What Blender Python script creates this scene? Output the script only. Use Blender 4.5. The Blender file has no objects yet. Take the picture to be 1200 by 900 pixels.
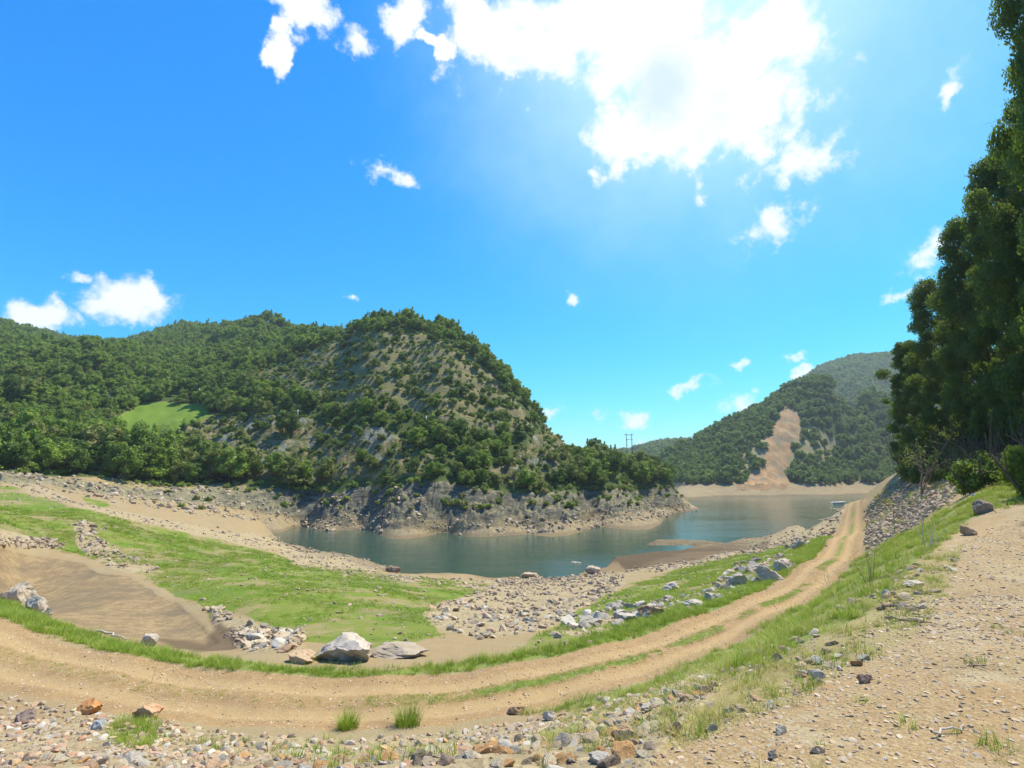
import bpy, math, random
import numpy as np
from mathutils import Vector, Matrix, Euler

SC = bpy.context.scene
COL = SC.collection
R = math.radians

# ------------------------------------------------------------------ camera
PITCH = math.atan(105 / 600)
cam_data = bpy.data.cameras.new("camera")
cam = bpy.data.objects.new("camera", cam_data)
COL.objects.link(cam)
cam.location = (0, 0, 0)
cam.rotation_euler = (R(90) + PITCH, 0, 0)
cam_data.sensor_width = 36
cam_data.lens = 18
cam_data.clip_start = 0.05
cam_data.clip_end = 20000
SC.camera = cam

# ------------------------------------------------------------------ sun and exposure
SUN_AZ, SUN_EL = R(52), R(61)
sd = bpy.data.lights.new("sun", 'SUN')
sd.energy = 4.4
sd.angle = R(0.53)
sd.color = (1.0, 0.92, 0.76)
sun = bpy.data.objects.new("sun", sd)
COL.objects.link(sun)
sdir = Vector((math.sin(SUN_AZ) * math.cos(SUN_EL), math.cos(SUN_AZ) * math.cos(SUN_EL), math.sin(SUN_EL)))
sun.rotation_euler = sdir.to_track_quat('Z', 'Y').to_euler()
sun.location = (0, 0, 60)
SC.view_settings.view_transform = 'Standard'
SC.view_settings.look = 'None'
SC.view_settings.exposure = 0.70
SC.view_settings.gamma = 1
SC.cycles.max_bounces = 6
SC.cycles.transparent_max_bounces = 8
SC.cycles.volume_bounces = 0


# ------------------------------------------------------------------ node helper
class NT:
    def __init__(s, tree):
        s.t = tree

    def n(s, typ, ins=None, **kw):
        nd = s.t.nodes.new(typ)
        for k, v in kw.items():
            setattr(nd, k, v)
        if ins:
            for k, v in ins.items():
                sock = nd.inputs[k]
                if isinstance(v, bpy.types.NodeSocket):
                    s.t.links.new(v, sock)
                else:
                    sock.default_value = v
        return nd

    def math(s, op, a, b=None, c=None, clamp=False):
        ins = {0: a}
        if b is not None: ins[1] = b
        if c is not None: ins[2] = c
        return s.n('ShaderNodeMath', ins, operation=op, use_clamp=clamp).outputs[0]

    def noise(s, vec, scale, detail=4, rough=0.55, out='Fac', dist=0.0):
        return s.n('ShaderNodeTexNoise', {'Vector': vec, 'Scale': scale, 'Detail': detail, 'Roughness': rough,
                                          'Distortion': dist}).outputs[out]

    def mix(s, f, a, b, typ='MIX'):
        nd = s.t.nodes.new('ShaderNodeMix')
        nd.data_type = 'RGBA'
        nd.blend_type = typ
        for i, v in ((0, f), (6, a), (7, b)):
            if isinstance(v, bpy.types.NodeSocket):
                s.t.links.new(v, nd.inputs[i])
            elif i == 0:
                nd.inputs[i].default_value = v
            else:
                nd.inputs[i].default_value = (*v, 1) if len(v) == 3 else v
        return nd.outputs[2]

    def sstep(s, v, lo, hi):
        nd = s.n('ShaderNodeMapRange', {0: v, 1: lo, 2: hi, 3: 0.0, 4: 1.0}, interpolation_type='SMOOTHSTEP')
        return nd.outputs[0]

    def ramp(s, v, stops, interp='LINEAR'):
        nd = s.n('ShaderNodeValToRGB', {0: v})
        cr = nd.color_ramp
        cr.interpolation = interp
        while len(cr.elements) < len(stops):
            cr.elements.new(0.5)
        for e, (p, c) in zip(cr.elements, stops):
            e.position = p
            e.color = (*c, 1)
        return nd.outputs[0]


# ------------------------------------------------------------------ sky with clouds
world = bpy.data.worlds.new("World")
SC.world = world
world.use_nodes = True
world.node_tree.nodes.clear()
w = NT(world.node_tree)


def pix_dir(px, py):
    c, s_ = math.cos(PITCH), math.sin(PITCH)
    u = (450 - py)
    v = Vector((px - 600, 600 * c - u * s_, 600 * s_ + u * c))
    return v.normalized()


sky = w.n('ShaderNodeTexSky', None, sky_type='NISHITA', sun_disc=False, sun_elevation=SUN_EL,
          sun_rotation=SUN_AZ, air_density=1.0, dust_density=0.2, ozone_density=3.0, altitude=200)
SKY_OUT = sky.outputs[0]
# the camera that took the photograph renders the clear sky a deep saturated blue
_s = w.n('ShaderNodeSeparateColor', {0: SKY_OUT})
_r = w.math('MULTIPLY', w.math('POWER', w.math('MULTIPLY', _s.outputs[0], 0.1), 2.05), 10.0)
_g = w.math('MULTIPLY', _s.outputs[1], 1.36)
_b = w.math('MULTIPLY', w.math('POWER', w.math('MULTIPLY', _s.outputs[2], 0.1), 0.35), 11.4)
hs = w.n('ShaderNodeCombineColor', {0: _r, 1: _g, 2: _b})
tc = w.n('ShaderNodeTexCoord').outputs['Generated']
wn = w.n('ShaderNodeVectorMath', {0: w.noise(tc, 7.0, 5, 0.6, 'Color'), 1: (0.5, 0.5, 0.5)}, operation='SUBTRACT').outputs[0]
wn2 = w.n('ShaderNodeVectorMath', {0: w.noise(tc, 26.0, 4, 0.6, 'Color'), 1: (0.5, 0.5, 0.5)}, operation='SUBTRACT').outputs[0]
wd = w.n('ShaderNodeVectorMath', {0: wn, 3: 0.12}, operation='SCALE').outputs[0]
wd2 = w.n('ShaderNodeVectorMath', {0: wn2, 3: 0.055}, operation='SCALE').outputs[0]
dirw = w.n('ShaderNodeVectorMath', {0: tc, 1: wd}, operation='ADD').outputs[0]
dirw = w.n('ShaderNodeVectorMath', {0: dirw, 1: wd2}, operation='ADD').outputs[0]
dirs = w.n('ShaderNodeVectorMath', {0: tc, 1: wd2}, operation='ADD').outputs[0]


def blob(px, py, aw, ah, ang=0.0, vec=None):
    """how far inside one cloud cell a direction lies; aw, ah half extents in pixels, ang tilt in degrees"""
    c = pix_dir(px, py)
    r = Vector((c.y, -c.x, 0)).normalized()
    u = r.cross(c)
    a = R(ang)
    r2 = r * math.cos(a) + u * math.sin(a)
    u2 = -r * math.sin(a) + u * math.cos(a)
    d = math.sqrt((px - 600) ** 2 + (450 - py) ** 2 + 360000.0)
    m = Matrix((r2, u2, -c)).transposed()
    e = m.to_euler()
    nd = w.n('ShaderNodeMapping', {'Vector': vec, 'Location': c, 'Rotation': e, 'Scale': (aw / d, ah / d, 0.25)},
             vector_type='TEXTURE')
    ln = w.n('ShaderNodeVectorMath', {0: nd.outputs[0]}, operation='LENGTH').outputs['Value']
    return w.math('SUBTRACT', 1.0, ln)


BIG = [(700, 25, 190, 70, 0), (800, 95, 135, 85, -20), (560, 35, 70, 45, -20), (620, 50, 90, 45, 0), (880, 60, 90, 60, 10),
       (740, 150, 70, 45, 0), (850, 130, 110, 55, 0), (356, 5, 62, 30, -15), (338, 50, 16, 44, -10), (480, 30, 34, 34, -30), (510, 55, 24, 14, -20)]
SMALL = [(930, 190, 56, 36, 0), (905, 262, 44, 24, 25), (418, 50, 22, 18, 0), (460, 203, 36, 13, 0), (86, 325, 16, 11, 0), (1092, 295, 34, 22, 40), (1057, 346, 26, 12, 10), (807, 454, 28, 11, 10),
         (865, 472, 26, 15, 25), (702, 481, 22, 10, 10), (745, 492, 28, 13, 0), (643, 482, 20, 8, 5), (757, 520, 20, 10, 0),
         (872, 427, 15, 8, 5), (934, 421, 20, 7, 5), (935, 436, 15, 8, 10), (700, 205, 18, 12, -30), (821, 228, 12, 22, 0),
         (1112, 106, 12, 32, -20), (410, 349, 12, 10, 0), (666, 348, 9, 10, 0)]


def cloud_alpha(lst, vec, nscale, k, lo, hi):
    m = None
    for b in lst:
        v = blob(*b, vec=vec)
        m = v if m is None else w.math('MAXIMUM', m, v)
    nz = w.noise(tc, nscale, 7, 0.62)
    m = w.math('MULTIPLY_ADD', w.math('SUBTRACT', nz, 0.5), k, m)
    return w.sstep(m, lo, hi)


aB = cloud_alpha(BIG, dirw, 15.0, 2.2, 0.0, 0.50)
aS = cloud_alpha([(a_, b_, c_ * 1.25, d_ * 1.25, e_) for a_, b_, c_, d_, e_ in SMALL], dirs, 32.0, 2.3, 0.20, 1.0)
aL = cloud_alpha([(152, 353, 52, 36, 0), (48, 371, 42, 28, 0), (178, 346, 26, 24, 0)], dirs, 24.0, 1.35, 0.06, 0.6)
aS = w.math('MAXIMUM', w.math('MULTIPLY', aS, 0.93), w.math('MULTIPLY', aL, 0.97))
alpha = w.math('MAXIMUM', aB, aS)
# thin veil near the sun side of the sky
veil = w.math('MULTIPLY', w.sstep(blob(840, 40, 620, 470, 0, vec=dirw), 0.0, 1.25), 0.62)
veil = w.math('MULTIPLY', veil, w.math('MULTIPLY_ADD', w.noise(tc, 3.0, 4, 0.5), 0.7, 0.6))
patch = w.math('MULTIPLY', w.sstep(blob(776, 104, 50, 62, 0, vec=dirs), 0.0, 0.8), 0.75)
patch = w.math('MAXIMUM', patch, w.math('MULTIPLY', w.sstep(w.noise(tc, 9.0, 6, .6), .52, .75), 0.5))
cloud_col = w.mix(patch, (8.6, 9.0, 9.6), (5.2, 6.8, 7.9))
glow = w.math('MULTIPLY', w.math('POWER', w.math('MAXIMUM', blob(800, 30, 380, 300, 0, vec=dirw), 0.0), 1.5), 0.42)
veil = w.math('MINIMUM', w.math('ADD', veil, glow), 0.92)
c1 = w.mix(veil, hs.outputs[0], (6.2, 9.0, 10.6))
c2 = w.mix(alpha, c1, cloud_col)
bg = w.n('ShaderNodeBackground', {'Color': c2, 'Strength': 0.077})
w.n('ShaderNodeOutputWorld', {'Surface': bg.outputs[0]})


# ------------------------------------------------------------------ noise
def _hash(ix, iy, seed):
    h = (ix.astype(np.int64) * 374761393 + iy.astype(np.int64) * 668265263 + seed * 1274126177) & 0xFFFFFFFF
    h = ((h ^ (h >> 13)) * 1274126177) & 0xFFFFFFFF
    return ((h ^ (h >> 16)) & 0xFFFF) / 65535.0


def perlin(x, y, seed=0):
    ix, iy = np.floor(x), np.floor(y)
    fx, fy = x - ix, y - iy
    u, v = fx * fx * fx * (fx * (fx * 6 - 15) + 10), fy * fy * fy * (fy * (fy * 6 - 15) + 10)
    out = 0
    for dx, wx in ((0, 1 - u), (1, u)):
        for dy, wy in ((0, 1 - v), (1, v)):
            a = _hash(ix + dx, iy + dy, seed) * 2 * math.pi
            out = out + wx * wy * (np.cos(a) * (fx - dx) + np.sin(a) * (fy - dy))
    return out * 1.5


def fbm(x, y, scale, octv=4, seed=0, ridged=False, gain=0.5):
    s, a, t = 0.0, 1.0, 0.0
    f = 1.0 / scale
    for o in range(octv):
        p = perlin(x * f + 13.1 * o, y * f - 7.7 * o, seed + o * 17)
        s = s + a * ((1 - 2 * np.abs(p)) if ridged else p)
        t += a
        a *= gain
        f *= 2.03
    return s / t


def smooth(v, lo, hi):
    t = np.clip((v - lo) / (hi - lo), 0, 1)
    return t * t * (3 - 2 * t)


# ------------------------------------------------------------------ survey points of the terrain
CP, SP = math.cos(PITCH), math.sin(PITCH)


def ray(px, py):
    u = 450 - py
    return np.array([px - 600.0, 600 * CP - u * SP, 600 * SP + u * CP])


def at_z(px, py, z):
    r = ray(px, py)
    return r * (z / r[2])


def at_y(px, py, y):
    r = ray(px, py)
    return r * (y / r[1])


def project(x, y, z):
    f = y * CP + z * SP
    u = -y * SP + z * CP
    f = np.where(f > 0.05, f, 0.05)
    return 600 + 600 * x / f, 450 - 600 * u / f


WL = -12.0
ZP = [  # px, py, height below the camera
    (600, 900, -2.0), (500, 940, -1.9), (800, 900, -1.75), (1000, 900, -1.6), (1200, 900, -1.6), (1200, 750, -1.6), (1100, 800, -1.6),
    (1200, 650, -1.6), (1000, 800, -1.7), (1100, 700, -1.7), (1080, 630, -1.75), (1050, 660, -1.85), (1010, 700, -1.95),
    (940, 755, -1.95), (860, 810, -2.0), (760, 858, -2.05), (300, 930, -2.2), (0, 900, -2.7), (150, 900, -2.6), (300, 900, -2.45), (420, 900, -2.3),
    (1015, 620, -5.0), (1010, 650, -5), (985, 680, -5), (940, 710, -5), (860, 755, -5), (760, 795, -5), (640, 830, -5),
    (520, 850, -5), (400, 855, -5), (260, 850, -5), (130, 830, -5), (0, 805, -5), (-150, 770, -5),
    (0, 725, -5), (150, 765, -5), (300, 785, -5), (450, 790, -5), (600, 775, -5), (700, 755, -5), (800, 725, -5), (880, 695, -5),
    (940, 660, -5), (975, 630, -5), (990, 605, -5), (996, 591, -5.05), (1013, 590, -5.0), (-120, 700, -5),
    # dry pond, meadow
    (0, 640, -4.7), (0, 665, -6.1), (100, 700, -7.0), (200, 740, -7.0), (0, 690, -7.0), (60, 660, -6.4), (150, 660, -6.65), (240, 705, -6.95), (250, 750, -6.6),
    (300, 700, -6.5), (400, 700, -7.3), (500, 700, -8.7), (400, 742, -6.0), (550, 742, -6.2), (620, 705, -9.6), (690, 700, -9.2), (750, 680, -9.6),
    (850, 660, -8.8), (850, 690, -6.8), (930, 640, -6.8), (960, 622, -6.5), (200, 640, -6.8), (300, 660, -7.9), (800, 650, -11.2), (870, 645, -11.2),
    (450, 690, -8.2), (560, 690, -10.3), (640, 690, -10.6),
    # near shore
    (296, 627, -12), (330, 637, -12), (352, 640, -12), (400, 650, -12), (440, 661, -12), (500, 669, -12), (545, 674, -12), (600, 677, -12), (660, 673, -12),
    (700, 671, -12), (733, 667, -12), (722, 655, -12), (760, 650, -12), (815, 645, -12), (865, 641, -12), (890, 633, -12), (935, 621, -12),
    (962, 610, -12), (985, 597, -12), (998, 587.5, -12),
    # lake bed
    (400, 640, -13), (500, 650, -14), (600, 650, -14.5), (700, 640, -14.5), (800, 615, -15), (900, 605, -15), (900, 590, -15), (960, 590, -15),
    (350, 628, -12.6), (1000, 575, -15), (850, 590, -15), (680, 652, -13.5), (1100, 572, -15),
    # far bank water line
    (350, 617, -12), (430, 621, -12), (517, 623, -12), (600, 618, -12), (683, 612, -12), (760, 603, -12), (818, 597, -12), (800, 591, -12), (791, 586, -12.6),
]
YP = [  # px, py, distance
    (0, 600, 45), (-80, 590, 40), (0, 560, 82), (0, 575, 66), (100, 600, 52), (200, 600, 76), (300, 610, 96), (150, 577, 95), (70, 585, 66), (0, 548, 96),
    (100, 557, 102), (200, 568, 114), (300, 576, 122), (250, 590, 100), (-100, 548, 90),
    # embankment
    (1045, 556, 62), (1058, 553, 58), (1090, 552, 48), (1130, 553, 38), (1170, 562, 27), (1200, 568, 22), (1060, 590, 42), (1040, 600, 48), (1150, 590, 20),
    (1200, 600, 17), (1100, 600, 26),
    # cliff top on the far bank
    (350, 580, 126), (400, 578, 124), (450, 578, 120), (517, 574, 116), (560, 578, 117), (600, 580, 122), (640, 580, 126), (680, 576, 134), (740, 574, 152), (780, 572, 170),
    (400, 605, 119), (517, 605, 111), (600, 602, 116), (683, 597, 128), (760, 590, 152),
    # terraced hill
    (517, 535, 128), (440, 545, 132), (480, 505, 142), (480, 465, 156), (480, 425, 172), (480, 390, 190), (480, 372, 206), (440, 375, 205), (520, 384, 204),
    (560, 408, 196), (560, 470, 160), (590, 438, 186), (620, 472, 176), (600, 520, 148), (632, 505, 168), (650, 522, 165), (650, 550, 145), (700, 534, 165), (700, 556, 146),
    (745, 544, 172), (772, 548, 182), (395, 398, 208), (420, 384, 206), (400, 412, 196), (400, 440, 178), (380, 490, 155), (360, 540, 140), (340, 440, 190), (310, 480, 165), (290, 530, 142), (250, 560, 125),
    # left slopes
    (240, 520, 150), (190, 490, 168), (150, 520, 150), (100, 530, 128), (40, 530, 118), (100, 480, 165), (0, 500, 140), (0, 470, 165), (60, 450, 185), (120, 455, 190),
    (0, 424, 225), (50, 417, 228), (100, 413, 232), (150, 420, 236), (190, 432, 240), (230, 428, 245), (200, 460, 195), (260, 450, 200), (290, 440, 205),
    (-100, 412, 220), (-100, 520, 120),
    (270, 391, 340), (320, 379, 345), (360, 399, 340), (235, 412, 330), (400, 402, 330), (270, 410, 290), (330, 405, 280), (380, 400, 260),
    # ranges behind
    (160, 407, 600), (200, 399, 600), (250, 400, 600), (110, 405, 600), (20, 402, 560), (50, 398, 560), (-40, 386, 500), (-10, 395, 520), (-100, 378, 500),
    (760, 527, 900), (775, 524, 900), (800, 522, 900), (740, 534, 900), (700, 538, 900),
    # mountain across the lake
    (775, 540, 430), (785, 532, 440), (800, 524, 440), (825, 511, 440), (855, 498, 440), (881, 483, 435), (911, 466, 430), (930, 455, 430), (952, 445, 425),
    (975, 447, 430), (1012, 460, 440), (1039, 470, 450), (1080, 478, 450), (1150, 460, 430), (940, 480, 395), (1000, 490, 400), (1050, 500, 400), (920, 520, 355), (980, 530, 370),
    (1040, 535, 390), (870, 530, 345), (845, 530, 360), (860, 505, 395), (830, 545, 345), (810, 560, 330), (900, 500, 375), (820, 525, 400), (793, 550, 390),
    (830, 570, 300), (880, 563, 312), (930, 560, 325), (1000, 556, 345), (1050, 551, 360), (1120, 545, 360),
    (790, 578, 285), (850, 577, 292), (919, 574, 304), (980, 570, 318), (1035, 566, 335), (1120, 562, 340),
    # highest range
    (955, 440, 1000), (975, 430, 1000), (997, 423, 1000), (1027, 421, 1000), (1055, 419, 1000), (1120, 415, 1000), (1250, 420, 1000),
]
XP = [  # off the frame: x, y, z
    (-26, 21, -5), (-60, 45, -3), (-50, 12, -4), (-20, 3, -2.9), (-20, -15, -2), (0, -15, -1.6), (20, -15, -1.6), (4, 1, -1.6), (0, 0, -1.65), (-4, 2, -2.3), (10, 0, -1.6), (16, 8, -1.6),
    (22, 14, -1.2), (-1, -4, -1.6), (30, 10, 3), (30, 18, 1.0), (40, 20, 8), (60, -20, 20), (0, -90, 10), (-90, -80, 5), (80, 20, 40), (45, 36, 2.5), (60, 40, 16), (56, 58, 4), (70, 60, 20),
    (90, 60, 35), (62, 75, 2), (80, 92, 12), (120, 90, 50), (61, 84, -4), (66, 100, -12.5), (64, 118, -15), (90, 130, -8), (140, 140, 20), (200, 120, 70), (110, 170, -14), (150, 260, -15),
    (250, 250, 40), (300, 200, 90), (400, 400, 120), (600, 300, 150), (59, 88, -5.6), (56, 92, -10),
    # behind the ridges
    (-50, 250, 40), (-100, 300, 40), (0, 240, 20), (40, 215, -5), (60, 230, -14), (55, 205, -13), (80, 260, -15), (100, 350, -14.5), (30, 300, -10), (60, 420, -10), (-30, 400, 20), (0, 700, 0),
    (-180, 300, 70), (-350, 420, 80), (-400, 800, 80), (0, 1400, 20), (500, 1400, 60), (-800, 1000, 100), (1000, 600, 150), (200, 600, 10), (250, 700, 25), (180, 510, 8), (225, 520, 25), (270, 530, 45), (310, 620, 40), (140, 480, -8), (80, 600, 0), (-800, 0, 100), (0, -800, 60),
    (-200, 60, 10), (-250, 150, 70), (-160, 160, 30), (-120, 100, 4), (800, -200, 120), (300, 0, 80),
]


def far_to(x, y):
    r = np.hypot(x, y) + 1e-6
    rho = np.log1p(r / 4.0)
    return rho * x / r, rho * y / r


pts = [at_z(*p) for p in ZP] + [at_y(*p) for p in YP] + [np.array(p, float) for p in XP]
pts = np.array(pts)
U, V = far_to(pts[:, 0], pts[:, 1])
EPS = 0.05


def kern(du, dv):
    return np.sqrt(du * du + dv * dv + EPS * EPS)


_A = kern(U[:, None] - U[None], V[:, None] - V[None])
_n = len(pts)
_P = np.c_[np.ones(_n), U, V]
_M = np.block([[_A - np.eye(_n) * 0.004, _P], [_P.T, np.zeros((3, 3))]])
_W = np.linalg.solve(_M, np.r_[pts[:, 2], 0, 0, 0])


def base_h(x, y):
    x = np.asarray(x, float); y = np.asarray(y, float)
    shp = x.shape
    x = x.ravel(); y = y.ravel()
    out = np.empty(x.size)
    u, v = far_to(x, y)
    for i in range(0, x.size, 40000):
        a, b = u[i:i + 40000], v[i:i + 40000]
        k = kern(a[:, None] - U[None], b[:, None] - V[None])
        out[i:i + 40000] = k @ _W[:_n] + _W[_n] + _W[_n + 1] * a + _W[_n + 2] * b
    r = np.hypot(x, y)
    t = smooth(r, 1500, 2400)
    out = out * (1 - t) + 10 * t
    return out.reshape(shp)


def hit(P, f=None, rmin=2.0, rmax=1500.0):
    """where the sight line of each pixel meets the bare terrain"""
    P = np.atleast_2d(np.array(P, float))
    f = f or base_h
    t = np.geomspace(rmin, rmax, 900)
    res = []
    for px, py in P:
        r = ray(px, py); r = r / np.hypot(r[0], r[1])
        h = f(r[0] * t, r[1] * t)
        below = np.nonzero(r[2] * t < h)[0]
        i = below[0] if len(below) else len(t) - 1
        i = max(i, 1)
        a, b = t[i - 1], t[i]
        g0 = r[2] * a - h[i - 1]; g1 = r[2] * b - h[i]
        tt = a + (b - a) * g0 / (g0 - g1 + 1e-9)
        res.append((r[0] * tt, r[1] * tt, r[2] * tt))
    return np.array(res)


def poly_sd(poly, x, y):
    """signed distance, positive inside"""
    poly = np.array(poly, float)
    n = len(poly)
    d2 = np.full(x.shape, 1e18)
    ins = np.zeros(x.shape, bool)
    for i in range(n):
        x1, y1 = poly[i]; x2, y2 = poly[(i + 1) % n]
        ex, ey = x2 - x1, y2 - y1
        wx, wy = x - x1, y - y1
        t = np.clip((wx * ex + wy * ey) / (ex * ex + ey * ey + 1e-12), 0, 1)
        d2 = np.minimum(d2, (wx - ex * t) ** 2 + (wy - ey * t) ** 2)
        c = ((y1 > y) != (y2 > y)) & (x < ex * (y - y1) / (ey + 1e-12 * (ey == 0)) + x1)
        ins ^= c
    d = np.sqrt(d2)
    return np.where(ins, d, -d)


def line_d(line, x, y):
    line = np.array(line, float)
    d2 = np.full(x.shape, 1e18)
    for i in range(len(line) - 1):
        x1, y1 = line[i]; x2, y2 = line[i + 1]
        ex, ey = x2 - x1, y2 - y1
        t = np.clip(((x - x1) * ex + (y - y1) * ey) / (ex * ex + ey * ey + 1e-12), 0, 1)
        d2 = np.minimum(d2, (x - x1 - ex * t) ** 2 + (y - y1 - ey * t) ** 2)
    return np.sqrt(d2)


# road edges as surveyed on the ground
FAR_EDGE = [(0, 722), (80, 746), (150, 765), (220, 777), (300, 786), (380, 790), (450, 790), (530, 784), (600, 775), (650, 767), (700, 756), (750, 743), (800, 727), (840, 712), (880, 695), (915, 676), (945, 655),
            (965, 636), (978, 620), (988, 605), (994, 592)]
NEAR_EDGE = [(0, 808), (60, 820), (130, 834), (200, 844), (260, 850), (330, 854), (400, 854), (460, 853), (520, 848), (580, 840), (640, 829), (700, 814), (760, 796), (810, 778), (860, 756), (905, 732),
             (945, 708), (980, 680), (1003, 655), (1012, 632), (1015, 612), (1014, 592)]
FE = np.array([at_z(px, py, -5)[:2] for px, py in FAR_EDGE])
NE = np.array([at_z(px, py, -5)[:2] for px, py in NEAR_EDGE])
FE = np.vstack([[(-60, 33), (-32, 25)], FE]); NE = np.vstack([[(-60, 27), (-27, 19)], NE])
ROAD_POLY = np.vstack([FE, NE[::-1]])


def road_info(x, y):
    s = poly_sd(ROAD_POLY, x, y)
    df, dn = line_d(FE, x, y), line_d(NE, x, y)
    return s, df / (df + dn + 1e-6)


# ------------------------------------------------------------------ land cover polygons (picture outlines of real ground areas)
P_GRASS = [
    [(-60, 560), (0, 566), (60, 588), (150, 612), (250, 630), (320, 645), (345, 665), (400, 668), (480, 676), (585, 688), (520, 702), (500, 722), (520, 748), (440, 760), (335, 748), (290, 722), (262, 715), (255, 735), (235, 712),
     (160, 672), (100, 652), (60, 640), (0, 622), (-60, 615)],
    [(600, 760), (650, 740), (700, 706), (735, 690), (800, 668), (860, 655), (960, 630), (975, 628), (968, 640), (900, 684), (800, 724), (700, 752), (600, 772)],
    [(20, 550), (60, 555), (100, 558), (60, 565), (30, 560)], [(60, 556), (150, 558), (300, 572), (300, 578), (180, 572), (90, 566)],
    [(95, 583), (130, 588), (125, 593), (100, 588)],
]
P_VERGE = [
    [(-60, 690), (0, 706), (60, 728), (150, 755), (230, 770), (300, 778), (345, 782), (430, 784), (520, 778), (600, 768), (700, 745), (800, 712), (880, 682), (940, 645), (968, 625), (985, 632), (955, 655), (880, 698), (800, 730), (700, 760), (600, 779),
     (520, 789), (430, 794), (300, 790), (200, 778), (100, 756), (0, 728), (-60, 712)],
    [(600, 838), (680, 818), (760, 794), (860, 753), (945, 704), (985, 675), (1012, 650), (1030, 640), (1070, 622), (1110, 596), (1150, 578), (1200, 560), (1240, 560), (1240, 583), (1150, 600), (1120, 622), (1080, 655), (1050, 688), (1018, 718), (960, 744), (900, 774),
     (840, 794), (770, 812), (695, 832)],
]
P_THIN = [  # thin dry grass among stones
    [(690, 826), (790, 796), (850, 772), (900, 752), (960, 725), (1010, 695), (1060, 660), (1130, 640), (1110, 690), (1080, 740), (1000, 780), (940, 820), (860, 850), (780, 880), (700, 900), (600, 900), (640, 860)],
    [(130, 850), (300, 870), (420, 870), (560, 880), (560, 905), (420, 905), (300, 895), (130, 880)],
    [(120, 560), (330, 575), (330, 590), (250, 588), (180, 592), (120, 575)],
]
P_POND = [[(-60, 640), (0, 643), (60, 655), (150, 676), (205, 705), (240, 735), (250, 752), (235, 762), (170, 757), (60, 722), (0, 700), (-60, 680)]]
P_WETMUD = [[(748, 641), (770, 630), (905, 627), (900, 645), (800, 655), (740, 662), (712, 662)], [(170, 745), (235, 752), (262, 735), (300, 750), (275, 764), (230, 766)], [(720, 655), (760, 642), (880, 628), (900, 636), (860, 648), (780, 662), (730, 668)]]
P_RUBBLE = [
    [(495, 715), (560, 692), (600, 680), (700, 672), (735, 676), (722, 695), (690, 712), (640, 740), (560, 750), (505, 735)],
    [(-20, 620), (60, 632), (75, 640), (0, 642), (-20, 640)], [(85, 610), (105, 615), (130, 640), (190, 668), (150, 672), (110, 655), (90, 635)],
    [(240, 712), (262, 716), (300, 735), (360, 742), (350, 768), (290, 768), (262, 745)],
    [(320, 640), (380, 645), (470, 666), (400, 672), (350, 665)], [(400, 668), (560, 682), (720, 672), (715, 680), (560, 690), (400, 676)],
    [(-40, 545), (0, 548), (90, 590), (200, 612), (330, 632), (420, 660), (300, 640), (150, 610), (60, 585), (0, 563), (-40, 556)],
    [(640, 745), (720, 710), (820, 700), (870, 660), (925, 648), (935, 665), (880, 690), (800, 715), (700, 745)],
    [(720, 672), (800, 658), (880, 645), (960, 625), (985, 600), (995, 590), (985, 610), (965, 632), (880, 652), (800, 668)],
    [(870, 634), (935, 610), (972, 596), (994, 588), (992, 604), (966, 630), (930, 642), (880, 650)],
]
P_EMB = [[(1016, 640), (1018, 592), (1040, 575), (1050, 552), (1110, 553), (1140, 558), (1110, 590), (1070, 618), (1030, 640), (1020, 655)]]
P_STONES = [[(-40, 800), (0, 812), (100, 835), (200, 850), (300, 862), (400, 868), (500, 862), (600, 850), (680, 835), (760, 808), (830, 790), (850, 800), (800, 850), (760, 910), (700, 960), (-40, 960)]]
P_SCAR = [[(920, 476), (932, 486), (941, 498), (943, 508), (930, 526), (921, 542), (923, 572), (858, 577), (876, 562), (893, 542), (898, 520), (905, 498), (913, 484)]]
P_SCAR2 = [[(870, 512), (900, 505), (925, 515), (945, 500), (985, 520), (975, 545), (930, 545), (880, 560), (850, 560)]]
P_TERR = [[(300, 440), (330, 425), (395, 402), (430, 390), (500, 392), (548, 418), (588, 450), (612, 480), (625, 505), (560, 500), (500, 488), (420, 484), (350, 468), (300, 460)]]
P_CLIFFY = [[(160, 505), (240, 488), (340, 490), (430, 500), (480, 520), (520, 545), (500, 560), (400, 565), (300, 560), (250, 548), (200, 545), (165, 530)], [(-20, 445), (60, 450), (140, 462), (130, 475), (60, 470), (-20, 462)],
            [(640, 500), (690, 540), (660, 560), (600, 570), (560, 560), (600, 540)]]
P_GULLY = [[(146, 425), (157, 425), (157, 450), (149, 452)], [(110, 435), (124, 438), (122, 452), (106, 448)], [(266, 428), (278, 430), (276, 442), (268, 440)]]
P_LAWN = [[(116, 520), (136, 490), (166, 472), (236, 474), (252, 490), (215, 506), (180, 524), (140, 535)]]
P_SPIT = [(752, 640), (770, 631), (825, 632), (850, 636), (872, 630), (905, 628), (900, 645), (800, 657), (740, 664), (712, 664), (722, 652), (760, 648), (800, 644), (812, 640), (785, 640)]
P_SHORE_ROCK = [[(-40, 560), (0, 570), (0, 556), (120, 562), (200, 572), (260, 568), (330, 574), (400, 576), (450, 571), (500, 564), (560, 571), (600, 579), (690, 575), (785, 572), (806, 592), (700, 609), (600, 617), (500, 620), (400, 615), (300, 600), (220, 588)]]


def cover(polys, px, py, soft):
    m = np.full(px.shape, -1e9)
    for p in polys:
        m = np.maximum(m, poly_sd(p, px, py))
    return smooth(m, -soft, soft)


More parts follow.
